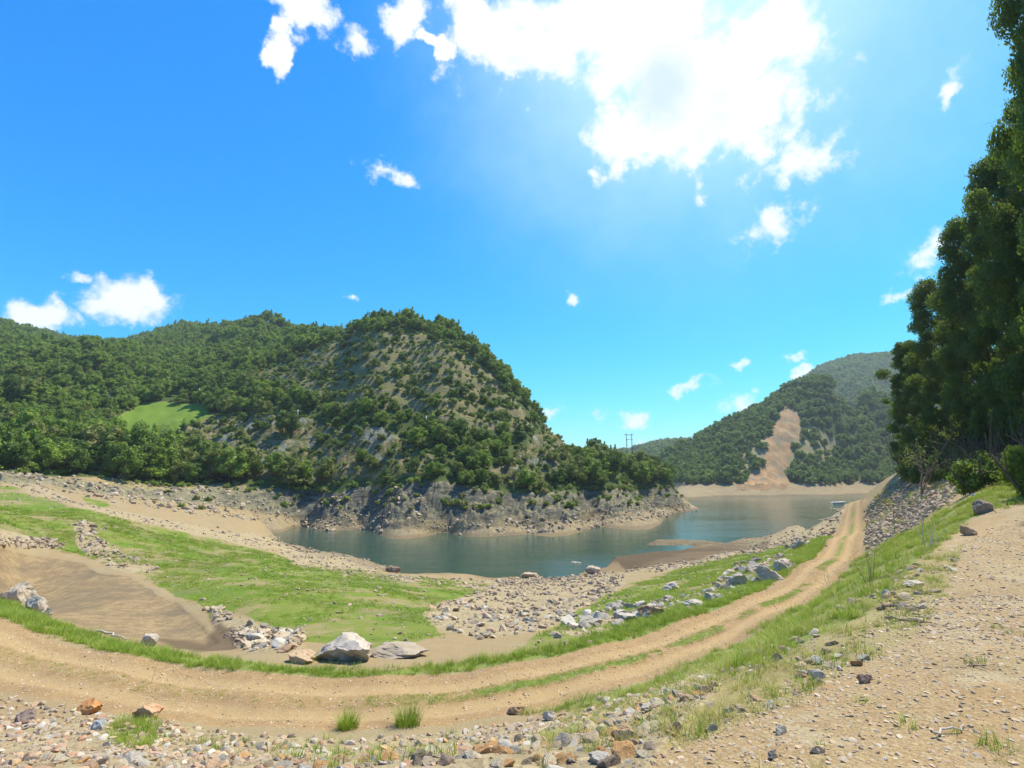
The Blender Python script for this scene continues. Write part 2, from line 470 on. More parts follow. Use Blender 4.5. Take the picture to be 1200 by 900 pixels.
def masks(x, y, z):
    px, py = project(x, y, z)
    sh = px.shape
    w1 = fbm(x, y, 6, 3, 5) * 1.0
    dist = np.hypot(x, y)
    # ragged borders, more so where a pixel covers little ground
    wob = np.clip(500 / (dist + 10), 1.5, 9)
    px = px + w1 * wob * 1.4
    py = py + fbm(x, y, 5, 3, 8) * wob * 0.8
    near = (y > 1.5) & (dist < 100)
    mid = (y > 60) & (dist >= 88) & (dist < 330)
    far = (y > 200) & (dist >= 285) & (dist < 700)
    fw_ = smooth(dist, 250, 300)
    px = px + fw_ * fbm(x, y, 14, 4, 9) * 9
    py = py + fw_ * fbm(x, y, 14, 4, 10) * 5
    M = {}
    M['grass'] = cover(P_GRASS, px, py, 4) * near
    M['verge'] = np.maximum(cover(P_VERGE[:1], px, py, 3) * 0.85, cover(P_VERGE[1:], px, py, 5) * 0.60) * near
    M['thin'] = cover(P_THIN, px, py, 10) * (near | mid)
    M['pond'] = cover(P_POND, px, py, 3) * near
    M['wet'] = cover(P_WETMUD, px, py, 6) * near
    M['rubble'] = cover(P_RUBBLE, px, py, 3) * (dist < 115) * (y > 5)
    M['emb'] = cover(P_EMB, px, py, 3) * near
    M['stones'] = cover(P_STONES, px, py, 4) * near * (dist < 14)
    M['scar'] = cover(P_SCAR, px, py, 1.5) * far
    M['scar2'] = cover(P_SCAR2, px, py, 3) * far
    M['terr'] = cover(P_TERR, px, py, 6) * mid
    M['cliffy'] = cover(P_CLIFFY, px, py, 5) * mid
    M['gully'] = cover(P_GULLY, px, py, 2) * mid
    M['lawn'] = cover(P_LAWN, px, py, 4) * mid
    M['rock'] = cover(P_SHORE_ROCK, px, py, 3) * (dist > 84) * (dist < 260) * (y > 50)
    return M


def region_hill(x, y):
    """0 on the valley floor, 1 on wooded slopes"""
    d = np.hypot(x, y)
    return d


def height(x, y, with_masks=False):
    x = np.asarray(x, float); y = np.asarray(y, float)
    z0 = base_h(x, y)
    M = masks(x, y, z0)
    d = np.hypot(x, y)
    s, t = road_info(x, y)
    road = smooth(s, -0.25, 0.15)
    z = z0.copy()
    # gentle unevenness growing with distance
    z += fbm(x, y, 2.3, 3, 31) * 0.05 * (1 - road * 0.6) * smooth(d, 1.5, 5)
    z += fbm(x, y, 9, 4, 33) * np.clip((d - 6) / 60, 0, 1) * 0.5 * (1 - road)
    # road: hollow wheel tracks, low verge
    rut = 1.0 * np.exp(-((t - 0.27) / 0.11) ** 2) + np.exp(-((t - 0.73) / 0.11) ** 2)
    z += (-0.06 - 0.035 * fbm(x, y, 1.5, 2, 37)) * rut * road - 0.04 * road + 0.022 * road * fbm(x, y, 0.45, 3, 35)
    land = smooth(z0, WL - 0.5, WL + 1.2)
    hilly = smooth(d, 100, 130) * (y > 40) * land
    # stony ground
    st = np.clip(M['rubble'] + M['emb'] + 0.5 * M['stones'], 0, 1) * (1 - road)
    z += st * (fbm(x, y, 1.1, 3, 41) * 0.16 + 0.05)
    # shore rocks: broken ribs and ledges
    rk = M['rock'] * smooth(z0, WL + 0.0, WL + 1.0)
    rg = fbm(x + 0.4 * y, y, 9, 5, 51, ridged=True, gain=0.6)
    z += rk * ((rg - 0.55) * 1.7 + (fbm(x + 0.6 * y, y * 1.4, 3.2, 4, 53, ridged=True, gain=0.6) - .3) * 1.5 + (np.floor(z0 / 1.3 + fbm(x, y, 7, 3, 55) * 1.2) * 1.3 - z0) * 0.35) * (0.35 + 0.65 * smooth(px_of(x, y, z0), 300, 400))
    # shelving strand
    strand = smooth(d, 95, 105) * (y > 40) * (d < 260) * smooth(z0, WL + .3, WL + 1.2) * (1 - smooth(z0, WL + 3.5, WL + 5))
    z += strand * (fbm(x, y, 3.5, 4, 57, ridged=True) - .2) * 0.9
    z += hilly * (1 - M['terr']) * fbm(x, y, 22, 4, 61) * 2.6 * smooth(z0, WL + 4, WL + 14)
    z += M['cliffy'] * (fbm(x, y, 10, 5, 71, ridged=True, gain=0.6) - 0.3) * 3.4
    # terraces following the contour
    per = 5.2
    q = (z + fbm(x, y, 30, 2, 81) * 2.0) / per
    fr = q - np.floor(q)
    stair = smooth(fr, 0.45, 0.95) - fr
    z += M['terr'] * stair * per * 0.42
    z += M['terr'] * fbm(x, y, 5, 4, 83, ridged=True) * 0.7
    # big mountain spurs
    far = smooth(d, 300, 380) * (y > 40)
    z += far * (fbm(x, y, 60, 4, 91, ridged=True) - 0.2) * 4 * smooth(z0, WL + 6, WL + 40)
    z += M['scar'] * (fbm(x, y, 9, 5, 95, ridged=True, gain=.6) - .3) * 2.6
    # spit of silt in the shallows
    sp = smooth(poly_sd(P_SPIT, *project(x, y, np.full(x.shape, WL))), -2, 3) * (d < 110) * (y > 40)
    z = z + (np.maximum(z, WL + 0.28 + 0.12 * fbm(x, y, 4, 3, 77)) - z) * sp
    # pond bed
    z += -0.05 * M['pond']
    if with_masks:
        M['road'] = road * (y > 1.5)
        M['roadt'] = t
        M['base'] = z0
        return z, M
    return z


def px_of(x, y, z):
    return project(x, y, z)[0]

# ------------------------------------------------------------------ object helpers
def tag(o, label=None, cat=None, group=None, kind=None):
    if label: o['label'] = label
    if cat: o['category'] = cat
    if group: o['group'] = group
    if kind: o['kind'] = kind
    return o


def np_mesh(name, verts, faces, attrs=None, smooth_=True, normals=None):
    """faces: (n,k) int array"""
    me = bpy.data.meshes.new(name)
    verts = np.asarray(verts, np.float32); faces = np.asarray(faces, np.int32)
    n, k = faces.shape
    me.vertices.add(len(verts)); me.vertices.foreach_set('co', verts.ravel())
    me.loops.add(n * k); me.loops.foreach_set('vertex_index', faces.ravel())
    me.polygons.add(n); me.polygons.foreach_set('loop_start', np.arange(0, n * k, k, dtype=np.int32))
    me.polygons.foreach_set('use_smooth', np.full(n, smooth_))
    me.update(calc_edges=True)
    if attrs:
        for an, a in attrs.items():
            if a.ndim == 1:
                at = me.attributes.new(an, 'FLOAT', 'POINT'); at.data.foreach_set('value', a.astype(np.float32))
            else:
                at = me.attributes.new(an, 'FLOAT_COLOR', 'POINT'); at.data.foreach_set('color', a.astype(np.float32).ravel())
    if normals is not None:
        me.normals_split_custom_set_from_vertices(normals)
    return me


def link(name, me, mat=None, parent=None, loc=(0, 0, 0), rot=(0, 0, 0), scale=(1, 1, 1)):
    o = bpy.data.objects.new(name, me)
    COL.objects.link(o)
    if mat and me is not None and not me.materials: me.materials.append(mat)
    if parent: o.parent = parent
    o.location = loc; o.rotation_euler = rot; o.scale = scale
    return o


def new_mat(name):
    m = bpy.data.materials.new(name)
    m.use_nodes = True
    m.node_tree.nodes.clear()
    return m, NT(m.node_tree)


# ------------------------------------------------------------------ terrain material
def terrain_material():
    m, g = new_mat('terrain')
    geo = g.n('ShaderNodeNewGeometry')
    P = geo.outputs['Position']

    def att(nm):
        a = g.n('ShaderNodeAttribute', attribute_name=nm)
        s = g.n('ShaderNodeSeparateColor', {0: a.outputs['Color']})
        return s.outputs[0], s.outputs[1], s.outputs[2], a.outputs['Alpha']
    grass, verge, thin, pond = att('mA')
    wet, rubble, emb, stones = att('mB')
    scar, terr, cliffy, lawn = att('mC')
    rock, road, roadt, wood = att('mD')
    bench, scar2, gully, bank = att('mE')
    nb = g.noise(P, 0.35, 5, 0.6)
    nm_ = g.noise(P, 2.2, 5, 0.65)
    nf = g.noise(P, 14.0, 4, 0.7)
    nff = g.noise(P, 60.0, 3, 0.7)
    nfar = g.noise(P, 0.09, 6, 0.65)
    vor = g.n('ShaderNodeTexVoronoi', {'Vector': P, 'Scale': 22.0, 'Randomness': 1.0})
    vor2 = g.n('ShaderNodeTexVoronoi', {'Vector': P, 'Scale': 70.0, 'Randomness': 1.0})
    pebc = g.ramp(g.n('ShaderNodeSeparateColor', {0: vor.outputs['Color']}).outputs[0],
                  [(0.0, (.22, .17, .13)), (0.3, (.40, .31, .22)), (0.55, (.52, .42, .31)), (0.75, (.42, .29, .17)), (0.9, (.36, .34, .32)), (1.0, (.62, .57, .48))])
    pebc2 = g.ramp(g.n('ShaderNodeSeparateColor', {0: vor2.outputs['Color']}).outputs[0],
                   [(0.0, (.19, .13, .085)), (0.4, (.37, .26, .16)), (0.8, (.43, .31, .195)), (1.0, (.52, .44, .34))])
    vor3 = g.n('ShaderNodeTexVoronoi', {'Vector': g.n('ShaderNodeMapping', {'Vector': P, 'Rotation': (.3, .2, .5), 'Scale': (1, 1, 1.5)}).outputs[0], 'Scale': 2.6, 'Randomness': 1.0})
    peb3 = g.ramp(g.n('ShaderNodeSeparateColor', {0: vor3.outputs['Color']}).outputs[0], [(0, (.17, .13, .09)), (.3, (.30, .24, .17)), (.6, (.40, .33, .24)), (.85, (.24, .21, .17)), (1, (.50, .44, .34))])
    vor4 = g.n('ShaderNodeTexVoronoi', {'Vector': P, 'Scale': 7.0, 'Randomness': 1.0})
    peb4 = g.ramp(g.n('ShaderNodeSeparateColor', {0: vor4.outputs['Color']}).outputs[0], [(0, (.17, .13, .09)), (.3, (.30, .24, .17)), (.6, (.42, .34, .24)), (.85, (.26, .21, .16)), (1, (.52, .44, .33))])
    pebm = g.sstep(vor.outputs['Distance'], 0.42, 0.25)

    def m_(a, soft=0.18, nz=None, k=0.7):
        nz = nz if nz is not None else nm_
        v = g.math('MULTIPLY_ADD', g.math('SUBTRACT', nz, 0.5), k, a)
        return g.sstep(v, 0.5 - soft, 0.5 + soft)
    # base: pale sandy silt
    base = g.mix(nm_, (.25, .18, .11), (.37, .27, .175))
    base = g.mix(g.sstep(nb, .45, .7), base, (.31, .245, .165))
    base = g.mix(g.math('MULTIPLY', pebm, 0.35), base, pebc)
    # gravel bench
    bc = g.mix(nm_, (.27, .168, .09), (.39, .255, .145))
    bc = g.mix(g.sstep(nb, .35, .65), bc, (.36, .275, .19))
    bc = g.mix(0.55, bc, pebc2)
    bc = g.mix(g.math('MULTIPLY', g.sstep(g.noise(P, 0.9, 6, .75), .5, .62), .55), bc, (.25, .17, .105))
    bc = g.mix(g.math('MULTIPLY', g.sstep(g.noise(P, 1.4, 6, .75), .54, .64), .5), bc, (.44, .37, .28))
    bc = g.mix(g.math('MULTIPLY', g.sstep(g.noise(P, 0.6, 6, .7), .56, .66), .5), bc, (.40, .235, .12))
    bc = g.mix(g.math('MULTIPLY', pebm, g.sstep(nf, .45, .6)), bc, pebc)
    base = g.mix(m_(bench), base, bc)
    # forest floor
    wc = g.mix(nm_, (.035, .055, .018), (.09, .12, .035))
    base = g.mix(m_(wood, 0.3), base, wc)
    # thin dry grass
    tg = g.mix(nf, (.16, .18, .05), (.40, .33, .17))
    base = g.mix(g.math('MULTIPLY', m_(thin, 0.2, nf, 1.2), 0.5), base, tg)
    # meadow
    gc = g.mix(g.sstep(nm_, .3, .7), (.085, .150, .014), (.150, .225, .024))
    gc = g.mix(g.sstep(nb, .38, .62), gc, (.175, .205, .045))
    gc = g.mix(g.sstep(nf, .55, .78), gc, (.05, .11, .015))
    gc = g.mix(g.math('MULTIPLY', g.sstep(g.noise(P, 0.22, 6, .7), .50, .59), 0.85), gc, (.29, .225, .135))
    gc = g.mix(g.math('MULTIPLY', g.sstep(g.noise(P, 0.9, 6, .75), .53, .63), 0.6), gc, (.27, .215, .12))
    gc = g.mix(g.math('MULTIPLY', g.sstep(g.noise(P, 0.13, 4, .6), .52, .7), 0.6), gc, (.13, .14, .075))
    base = g.mix(m_(grass, 0.15), base, gc)
    vg = g.mix(nf, (.10, .17, .02), (.22, .27, .06))
    base = g.mix(g.math('MULTIPLY', m_(verge, 0.2), 0.85), base, vg)
    # rubble, embankment
    rb = g.mix(nf, (.27, .20, .13), (.43, .34, .24))
    rb = g.mix(g.math('MULTIPLY', pebm, 0.8), rb, pebc)
    rb = g.mix(0.5, rb, peb4)
    rb = g.mix(g.math('MULTIPLY', emb, .6), rb, g.mix(.5, peb4, (.22, .165, .11)))
    stn = g.math('MAXIMUM', rubble, g.math('MAXIMUM', emb, stones))
    base = g.mix(m_(stn, 0.2), base, rb)
    # dry pond and wet silt
    pc = g.mix(g.sstep(nm_, .35, .65), (.22, .155, .10), (.34, .24, .15))
    pc = g.mix(g.sstep(nb, .45, .68), pc, (.175, .13, .095))
    pc = g.mix(g.math('MULTIPLY', g.sstep(g.noise(P, 6.0, 6, .8), .5, .62), .5), pc, (.13, .10, .075))
    pc = g.mix(g.math('MULTIPLY', pebm, .4), pc, pebc2)
    base = g.mix(m_(pond, 0.12, nm_, 0.4), base, pc)
    base = g.mix(g.math('MULTIPLY', m_(wet, 0.3), 0.9), base, g.mix(nm_, (.09, .062, .045), (.17, .118, .08)))
    # slopes of the hill
    tcx = g.mix(g.sstep(g.noise(P, 0.45, 6, .75), .45, .66), (.13, .155, .040), (.29, .215, .125))
    tcx = g.mix(g.math('MULTIPLY', g.sstep(g.noise(P, 0.9, 5, .8), .58, .68), .8), tcx, (.36, .30, .22))
    nz = g.n('ShaderNodeSeparateXYZ', {0: geo.outputs['Normal']}).outputs[2]
    steep = g.sstep(nz, .86, .70)
    tcx = g.mix(g.math('MULTIPLY', steep, 0.6), tcx, (.30, .235, .16))
    base = g.mix(m_(terr, 0.25, nfar), base, tcx)
    cc = g.mix(g.sstep(g.noise(P, 0.35, 6, .75), .42, .6), (.095, .115, .030), (.27, .21, .135))
    cc = g.mix(g.math('MULTIPLY', g.sstep(g.noise(P, 0.13, 6, .75), .50, .58), g.math('MULTIPLY_ADD', steep, .5, .4)), cc, g.mix(g.noise(P, .8, 6, .8), (.14, .14, .145), (.44, .43, .41)))
    base = g.mix(m_(cliffy, 0.3, nfar), base, cc)
    base = g.mix(m_(lawn, 0.2), base, g.mix(nm_, (.12, .20, .022), (.17, .25, .035)))
    # shore rock
    P2 = g.n('ShaderNodeMapping', {'Vector': P, 'Scale': (0.5, 0.5, 1.6), 'Rotation': (0.5, 0.25, 0.4)}).outputs[0]
    n_r = g.noise(P2, 0.7, 7, .75)
    rc = g.ramp(n_r, [(0.34, (.04, .04, .04)), (0.46, (.13, .125, .115)), (0.58, (.24, .22, .185)), (0.74, (.42, .36, .28))])
    low = g.sstep(g.n('ShaderNodeSeparateXYZ', {0: P}).outputs[2], WL + 2.4, WL + 0.8)
    rc = g.mix(low, rc, g.mix(n_r, (.30, .235, .17), (.47, .37, .27)))
    rc = g.mix(g.math('MULTIPLY', g.sstep(nz, .80, .93), 0.8), rc, g.mix(nm_, (.38, .31, .23), (.22, .22, .12)))
    rc = g.mix(g.math('MULTIPLY', low, .55), rc, peb3)
    base = g.mix(m_(rock, 0.2, nfar, .5), base, rc)
    strd = g.math('MULTIPLY', g.sstep(g.n('ShaderNodeSeparateXYZ', {0: P}).outputs[2], WL + 3.2, WL + 2.2), g.sstep(g.n('ShaderNodeSeparateXYZ', {0: P}).outputs[1], 82, 88))
    base = g.mix(g.math('MULTIPLY', strd, g.math('MULTIPLY_ADD', g.sstep(nb, .4, .6), .5, .4)), base, g.mix(.5, peb3, (.22, .165, .11)))
    base = g.mix(m_(bank, 0.25, nfar, .5), base, g.mix(g.noise(P, .2, 6, .7), (.24, .185, .125), (.40, .31, .215)))
    # landslide scar
    sc = g.mix(g.sstep(g.noise(P, 0.3, 8, .8), .4, .6), (.33, .165, .08), (.40, .255, .15))
    sc2 = g.mix(g.noise(P, 0.12, 6, .7), (.13, .15, .06), (.36, .28, .19))
    sc = g.mix(g.math('MULTIPLY', g.sstep(g.noise(P, 0.12, 8, .75), .48, .58), .8), sc, (.19, .16, .13))
    sc = g.mix(.2, sc, peb3)
    base = g.mix(m_(scar2, 0.3, nfar), base, sc2)
    base = g.mix(m_(g.math('MAXIMUM', scar, gully), 0.2, nfar), base, sc)
    # road
    rdc = g.mix(nm_, (.28, .172, .09), (.41, .27, .152))
    rdc = g.mix(g.math('MULTIPLY', pebm, g.sstep(nf, .5, .62)), rdc, (.50, .39, .27))
    rdc = g.mix(g.math('MULTIPLY', g.sstep(nff, .45, .62), .5), rdc, (.24, .16, .10))
    rdc = g.mix(g.math('MULTIPLY', g.sstep(g.noise(P, 5.5, 6, .75), .52, .64), .55), rdc, (.48, .36, .24))
    rdc = g.mix(g.math('MULTIPLY', g.sstep(g.noise(P, 0.7, 5, .7), .5, .66), .5), rdc, (.27, .18, .115))
    base = g.mix(m_(road, 0.2, nm_, .5), base, rdc)
    rt = g.math('SUBTRACT', 1.0, g.sstep(g.math('ABSOLUTE', g.math('SUBTRACT', g.math('ABSOLUTE', g.math('SUBTRACT', roadt, 0.5)), 0.23)), 0.05, 0.14))
    base = g.mix(g.math('MULTIPLY', g.math('MULTIPLY', rt, road), 0.45), base, (.47, .335, .20))
    base = g.mix(1.0, base, (1.0, 1.0, 0.80), 'MULTIPLY')
    wetz = g.math('MULTIPLY_ADD', g.math('SUBTRACT', nm_, .5), .5, g.n('ShaderNodeSeparateXYZ', {0: P}).outputs[2])
    wetl = g.math('MULTIPLY', g.sstep(wetz, WL + 0.75, WL + 0.2), 0.6)
    base = g.mix(wetl, base, g.mix(1.0, base, (.45, .42, .40), 'MULTIPLY'))
    # bump
    h = g.math('MULTIPLY', vor.outputs['Distance'], g.math('MULTIPLY_ADD', road, 0.010, -0.014))
    h = g.math('MULTIPLY_ADD', nf, 0.022, h)
    h = g.math('MULTIPLY_ADD', nff, 0.02, h)
    hf = g.math('MULTIPLY_ADD', n_r, 1.6, g.math('MULTIPLY', g.noise(P, 1.1, 6, .7), 0.5))
    hf = g.math('MULTIPLY', hf, g.math('MAXIMUM', rock, g.math('MAXIMUM', cliffy, g.math('MAXIMUM', terr, bank))))
    h = g.math('ADD', h, hf)
    bump = g.n('ShaderNodeBump', {'Height': h, 'Strength': 0.8, 'Distance': 1.0})
    b = g.n('ShaderNodeBsdfPrincipled', {'Base Color': base, 'Roughness': 0.95, 'Normal': bump.outputs[0], 'Specular IOR Level': 0.2})
    g.n('ShaderNodeOutputMaterial', {'Surface': b.outputs[0]})
    return m


TERR_MAT = terrain_material()

# ------------------------------------------------------------------ terrain: one sheet, cut into its named areas
RES = 1.0


def build_terrain():
    fa = np.linspace(R(-57), R(57), int(880 * RES))
    step = fa[1] - fa[0]
    side = []
    a = R(57)
    while a < math.pi - 0.02:
        step = min(step * 1.12, R(4)); a += step
        side.append(a)
    side = np.array(side)
    side = side * (math.pi / side[-1] - 0) if side[-1] > math.pi else side
    sr = side[side < math.pi - 0.01]
    ang = np.r_[-sr[::-1], fa, sr]
    ang = np.unique(ang)
    rr = [0.5]
    while rr[-1] < 5200:
        r = rr[-1]
        k = 1.0078 if r < 480 else 1.02
        rr.append(r * k if r > 2 else r + 0.05)
    rr = np.array(rr)
    na, nr = len(ang), len(rr)
    A, Q = np.meshgrid(ang, rr)
    X, Y = (Q * np.sin(A)).ravel(), (Q * np.cos(A)).ravel()
    Z, M = height(X, Y, True)
    d = Q.ravel()
    i, j = np.meshgrid(np.arange(nr - 1), np.arange(na), indexing='ij')
    j2 = (j + 1) % na
    F = np.stack([i * na + j, i * na + j2, (i + 1) * na + j2, (i + 1) * na + j], -1).reshape(-1, 4)[:, ::-1]
    F = np.ascontiguousarray(F)
    V = np.stack([X, Y, Z], 1)
    # vertex normals
    e1 = V[F[:, 2]] - V[F[:, 0]]; e2 = V[F[:, 3]] - V[F[:, 1]]
    fn = np.cross(e1, e2)
    if fn[:, 2].mean() < 0:
        F = F[:, ::-1].copy(); fn = -fn
    N = np.zeros_like(V)
    for k in range(4):
        for c in range(3):
            N[:, c] += np.bincount(F[:, k], fn[:, c], len(V))
    N /= np.linalg.norm(N, axis=1)[:, None] + 1e-12
    z0 = M['base']
    px, _py = project(X, Y, Z)
    hillz = (d > 84) & (Y > 40)
    above = smooth(Z, WL + 3.5, WL + 6)
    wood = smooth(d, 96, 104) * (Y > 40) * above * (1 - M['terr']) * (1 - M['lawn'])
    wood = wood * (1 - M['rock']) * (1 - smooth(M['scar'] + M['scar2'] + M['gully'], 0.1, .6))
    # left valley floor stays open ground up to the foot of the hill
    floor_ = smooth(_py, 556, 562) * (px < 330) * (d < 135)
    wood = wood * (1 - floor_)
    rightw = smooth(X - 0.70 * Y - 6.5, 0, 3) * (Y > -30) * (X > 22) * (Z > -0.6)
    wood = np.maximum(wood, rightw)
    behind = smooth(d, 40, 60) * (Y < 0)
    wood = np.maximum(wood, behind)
    bank = (Z < WL + 6.5) * (d > 230) * (Y > 100) * 1.0
    bench = ((d < 60) & (z0 > -3.6)).astype(float) * (1 - rightw)
    P1 = lambda k: M[k]
    mA = np.stack([P1('grass'), P1('verge'), P1('thin'), P1('pond')], 1)
    mB = np.stack([P1('wet'), P1('rubble'), P1('emb'), P1('stones')], 1)
    mC = np.stack([P1('scar'), P1('terr'), P1('cliffy'), P1('lawn')], 1)
    # a worn track keeps its grassy crown between the wheels
    t = M['roadt']
    crown = np.exp(-((t - 0.5) / 0.085) ** 2)
    gaps = smooth(fbm(X, Y, 5, 2, 123) + fbm(X, Y, 1.2, 3, 124), -0.35, 0.15)
    sideamt = smooth(px, 380, 620) * 0.75 + 0.25
    vergeC = crown * gaps * sideamt * (M['road'] > 0.3)
    roadm = M['road'] * (1 - 0.85 * vergeC)
    mA[:, 1] = np.maximum(mA[:, 1] * (1 - M['road']), vergeC)
    mD = np.stack([P1('rock'), roadm, t, wood], 1)
    mE = np.stack([bench, P1('scar2'), P1('gully'), bank], 1)
    # named areas
    fc = lambda a: a[F].mean(1)
    c = np.zeros(len(F), int)                      # 0 meadow and valley floor
    fd = d[F[:, 0]]
    fy = Y[F[:, 0]]
    c[fc(bench) > 0.5] = 1                          # gravel_ground
    c[fc(M['pond']) > 0.5] = 2                      # dry_pond_bed
    c[(fc(M['rock']) > 0.5) | ((fd > 84) & (fd < 230) & (fy > 40) & (fc(Z) < WL + 3))] = 3   # rocky_shore
    c[(fc(wood) > 0.4) | (fc(M['terr']) > .5) | (fc(M['cliffy']) > .5) | (fc(M['lawn']) > .5)] = 4   # hill
    c[(fd > 270) & (fy > 40)] = 5                   # mountain
    c[(fc(M['emb']) > 0.5)] = 6                     # gravel_embankment
    c[(fc(M['road']) > 0.5) & (fd < 120)] = 7
    names = ['meadow_ground', 'gravel_ground', 'dry_pond_bed', 'rocky_shore', 'hill', 'mountain', 'gravel_embankment', 'dirt_road']
    labs = ['green meadow and silt sloping to the lake', 'stony gravel ground the picture is taken from', 'bare brown bed of a dried pond',
            'grey and tan rock shore below the hill', 'terraced and wooded hill across the water', 'wooded mountains at the end of the lake',
            'steep gravel embankment above the road end', 'sandy dirt track curving toward the lake']
    for k, nm in enumerate(names):
        f = F[c == k]
        if not len(f): continue
        u, inv = np.unique(f, return_inverse=True)
        f2 = inv.reshape(f.shape)
        me = np_mesh(nm, V[u], f2, {'mA': mA[u], 'mB': mB[u], 'mC': mC[u], 'mD': mD[u], 'mE': mE[u]}, True, N[u])
        o = link(nm, me, TERR_MAT)
        tag(o, labs[k], None, None, 'structure')
    # small disc right under the camera
    n = 48
    aa = np.linspace(0, 2 * math.pi, n, endpoint=False)
    vx = np.r_[0, 0.56 * np.sin(aa)]; vy = np.r_[0, 0.56 * np.cos(aa)]
    vz = height(vx, vy) - 0.01
    me = np_mesh('gravel_patch', np.stack([vx, vy, vz], 1), np.array([[0, 1 + (q + 1) % n, 1 + q] for q in range(n)]),
                 {'mE': np.tile([1.0, 0, 0, 0], (n + 1, 1))})
    tag(link('gravel_patch', me, TERR_MAT), 'gravel underfoot', None, None, 'structure')


build_terrain()

# ------------------------------------------------------------------ water
def water():
    m, g = new_mat('lake_water')
    P = g.n('ShaderNodeNewGeometry').outputs['Position']
    mp = g.n('ShaderNodeMapping', {'Vector': P, 'Scale': (0.8, 1.6, 1)}).outputs[0]
    h = g.math('MULTIPLY_ADD', g.noise(mp, 1.6, 4, .6), 0.05, g.math('MULTIPLY', g.noise(P, 0.25, 3, .5), 0.10))
    patch = g.noise(g.n('ShaderNodeMapping', {'Vector': P, 'Scale': (0.35, 1.0, 1)}).outputs[0], 0.05, 4, .6)
    st = g.math('MULTIPLY_ADD', g.sstep(patch, .4, .6), 0.5, 0.55)
    bump = g.n('ShaderNodeBump', {'Height': h, 'Strength': st, 'Distance': 1.0})
    col = g.mix(patch, (.050, .080, .036), (.034, .078, .075))
    b = g.n('ShaderNodeBsdfPrincipled', {'Base Color': col, 'Roughness': 0.05, 'IOR': 1.33, 'Normal': bump.outputs[0]})
    g.n('ShaderNodeOutputMaterial', {'Surface': b.outputs[0]})
    v = [(-260, 40, WL), (520, 40, WL), (700, 1400, WL), (-260, 1400, WL)]
    me = np_mesh('lake_water', v, np.array([[0, 1, 2, 3]]), None, False)
    tag(link('lake_water', me, m), 'calm green and blue lake water', None, None, 'structure')


water()

# ------------------------------------------------------------------ materials of plants and stones
def leaf_material(name, dark, light, trans=0.35, varied=0.6, warm=(.16, .17, .03)):
    m, g = new_mat(name)
    oi = g.n('ShaderNodeObjectInfo')
    tcn = g.n('ShaderNodeTexCoord')
    nz = g.noise(g.n('ShaderNodeNewGeometry').outputs['Position'], 0.9, 3, .6)
    isl = g.n('ShaderNodeNewGeometry').outputs['Random Per Island']
    f = g.math('MULTIPLY_ADD', oi.outputs['Random'], varied, g.math('MULTIPLY', isl, 0.45))
    f = g.math('MULTIPLY_ADD', g.math('SUBTRACT', nz, .5), 0.5, f)
    f = g.math('MINIMUM', g.math('MAXIMUM', f, 0.0), 1.0)
    big = g.noise(g.n('ShaderNodeNewGeometry').outputs['Position'], 0.035, 4, .6)
    f = g.math('ADD', f, g.math('MULTIPLY', g.math('SUBTRACT', big, .5), 1.1), clamp=True)
    col = g.mix(f, dark, light)
    col = g.mix(g.math('MULTIPLY', g.sstep(g.math('FRACT', g.math('MULTIPLY', oi.outputs['Random'], 7.3)), .78, .95), .6), col, warm)
    d = g.n('ShaderNodeBsdfPrincipled', {'Base Color': col, 'Roughness': 0.6, 'Specular IOR Level': 0.3})
    t = g.n('ShaderNodeBsdfTranslucent', {'Color': g.mix(0.5, col, (.30, .42, .04))})
    mx = g.n('ShaderNodeMixShader', {0: trans, 1: d.outputs[0], 2: t.outputs[0]})
    g.n('ShaderNodeOutputMaterial', {'Surface': mx.outputs[0]})
    return m


def plain(name, c1, c2, scale=6.0, rough=0.9, bump=0.0):
    m, g = new_mat(name)
    P = g.n('ShaderNodeTexCoord').outputs['Object']
    nz = g.noise(P, scale, 5, .65)
    b = g.n('ShaderNodeBsdfPrincipled', {'Base Color': g.mix(g.sstep(nz, .35, .65), c1, c2), 'Roughness': rough, 'Specular IOR Level': 0.25})
    if bump:
        bp = g.n('ShaderNodeBump', {'Height': nz, 'Strength': 0.8, 'Distance': bump})
        g.t.links.new(bp.outputs[0], b.inputs['Normal'])
    g.n('ShaderNodeOutputMaterial', {'Surface': b.outputs[0]})
    return m


def stone_material(name, stops, bump=0.03):
    m, g = new_mat(name)
    oi = g.n('ShaderNodeObjectInfo')
    P = g.n('ShaderNodeTexCoord').outputs['Object']
    c = g.ramp(oi.outputs['Random'], stops)
    n1 = g.noise(P, 2.2, 6, .7)
    n2 = g.noise(P, 9.0, 5, .7)
    c = g.mix(g.math('MULTIPLY', g.sstep(n1, .52, .68), .55), c, g.mix(0.5, c, (.50, .43, .35)))
    c = g.mix(g.math('MULTIPLY', g.sstep(n2, .55, .7), .45), c, g.mix(0.7, c, (.10, .085, .07)))
    bp = g.n('ShaderNodeBump', {'Height': g.math('ADD', n1, g.math('MULTIPLY', n2, .4)), 'Strength': 0.7, 'Distance': bump})
    b = g.n('ShaderNodeBsdfPrincipled', {'Base Color': c, 'Roughness': 0.88, 'Normal': bp.outputs[0], 'Specular IOR Level': 0.25})
    g.n('ShaderNodeOutputMaterial', {'Surface': b.outputs[0]})
    return m


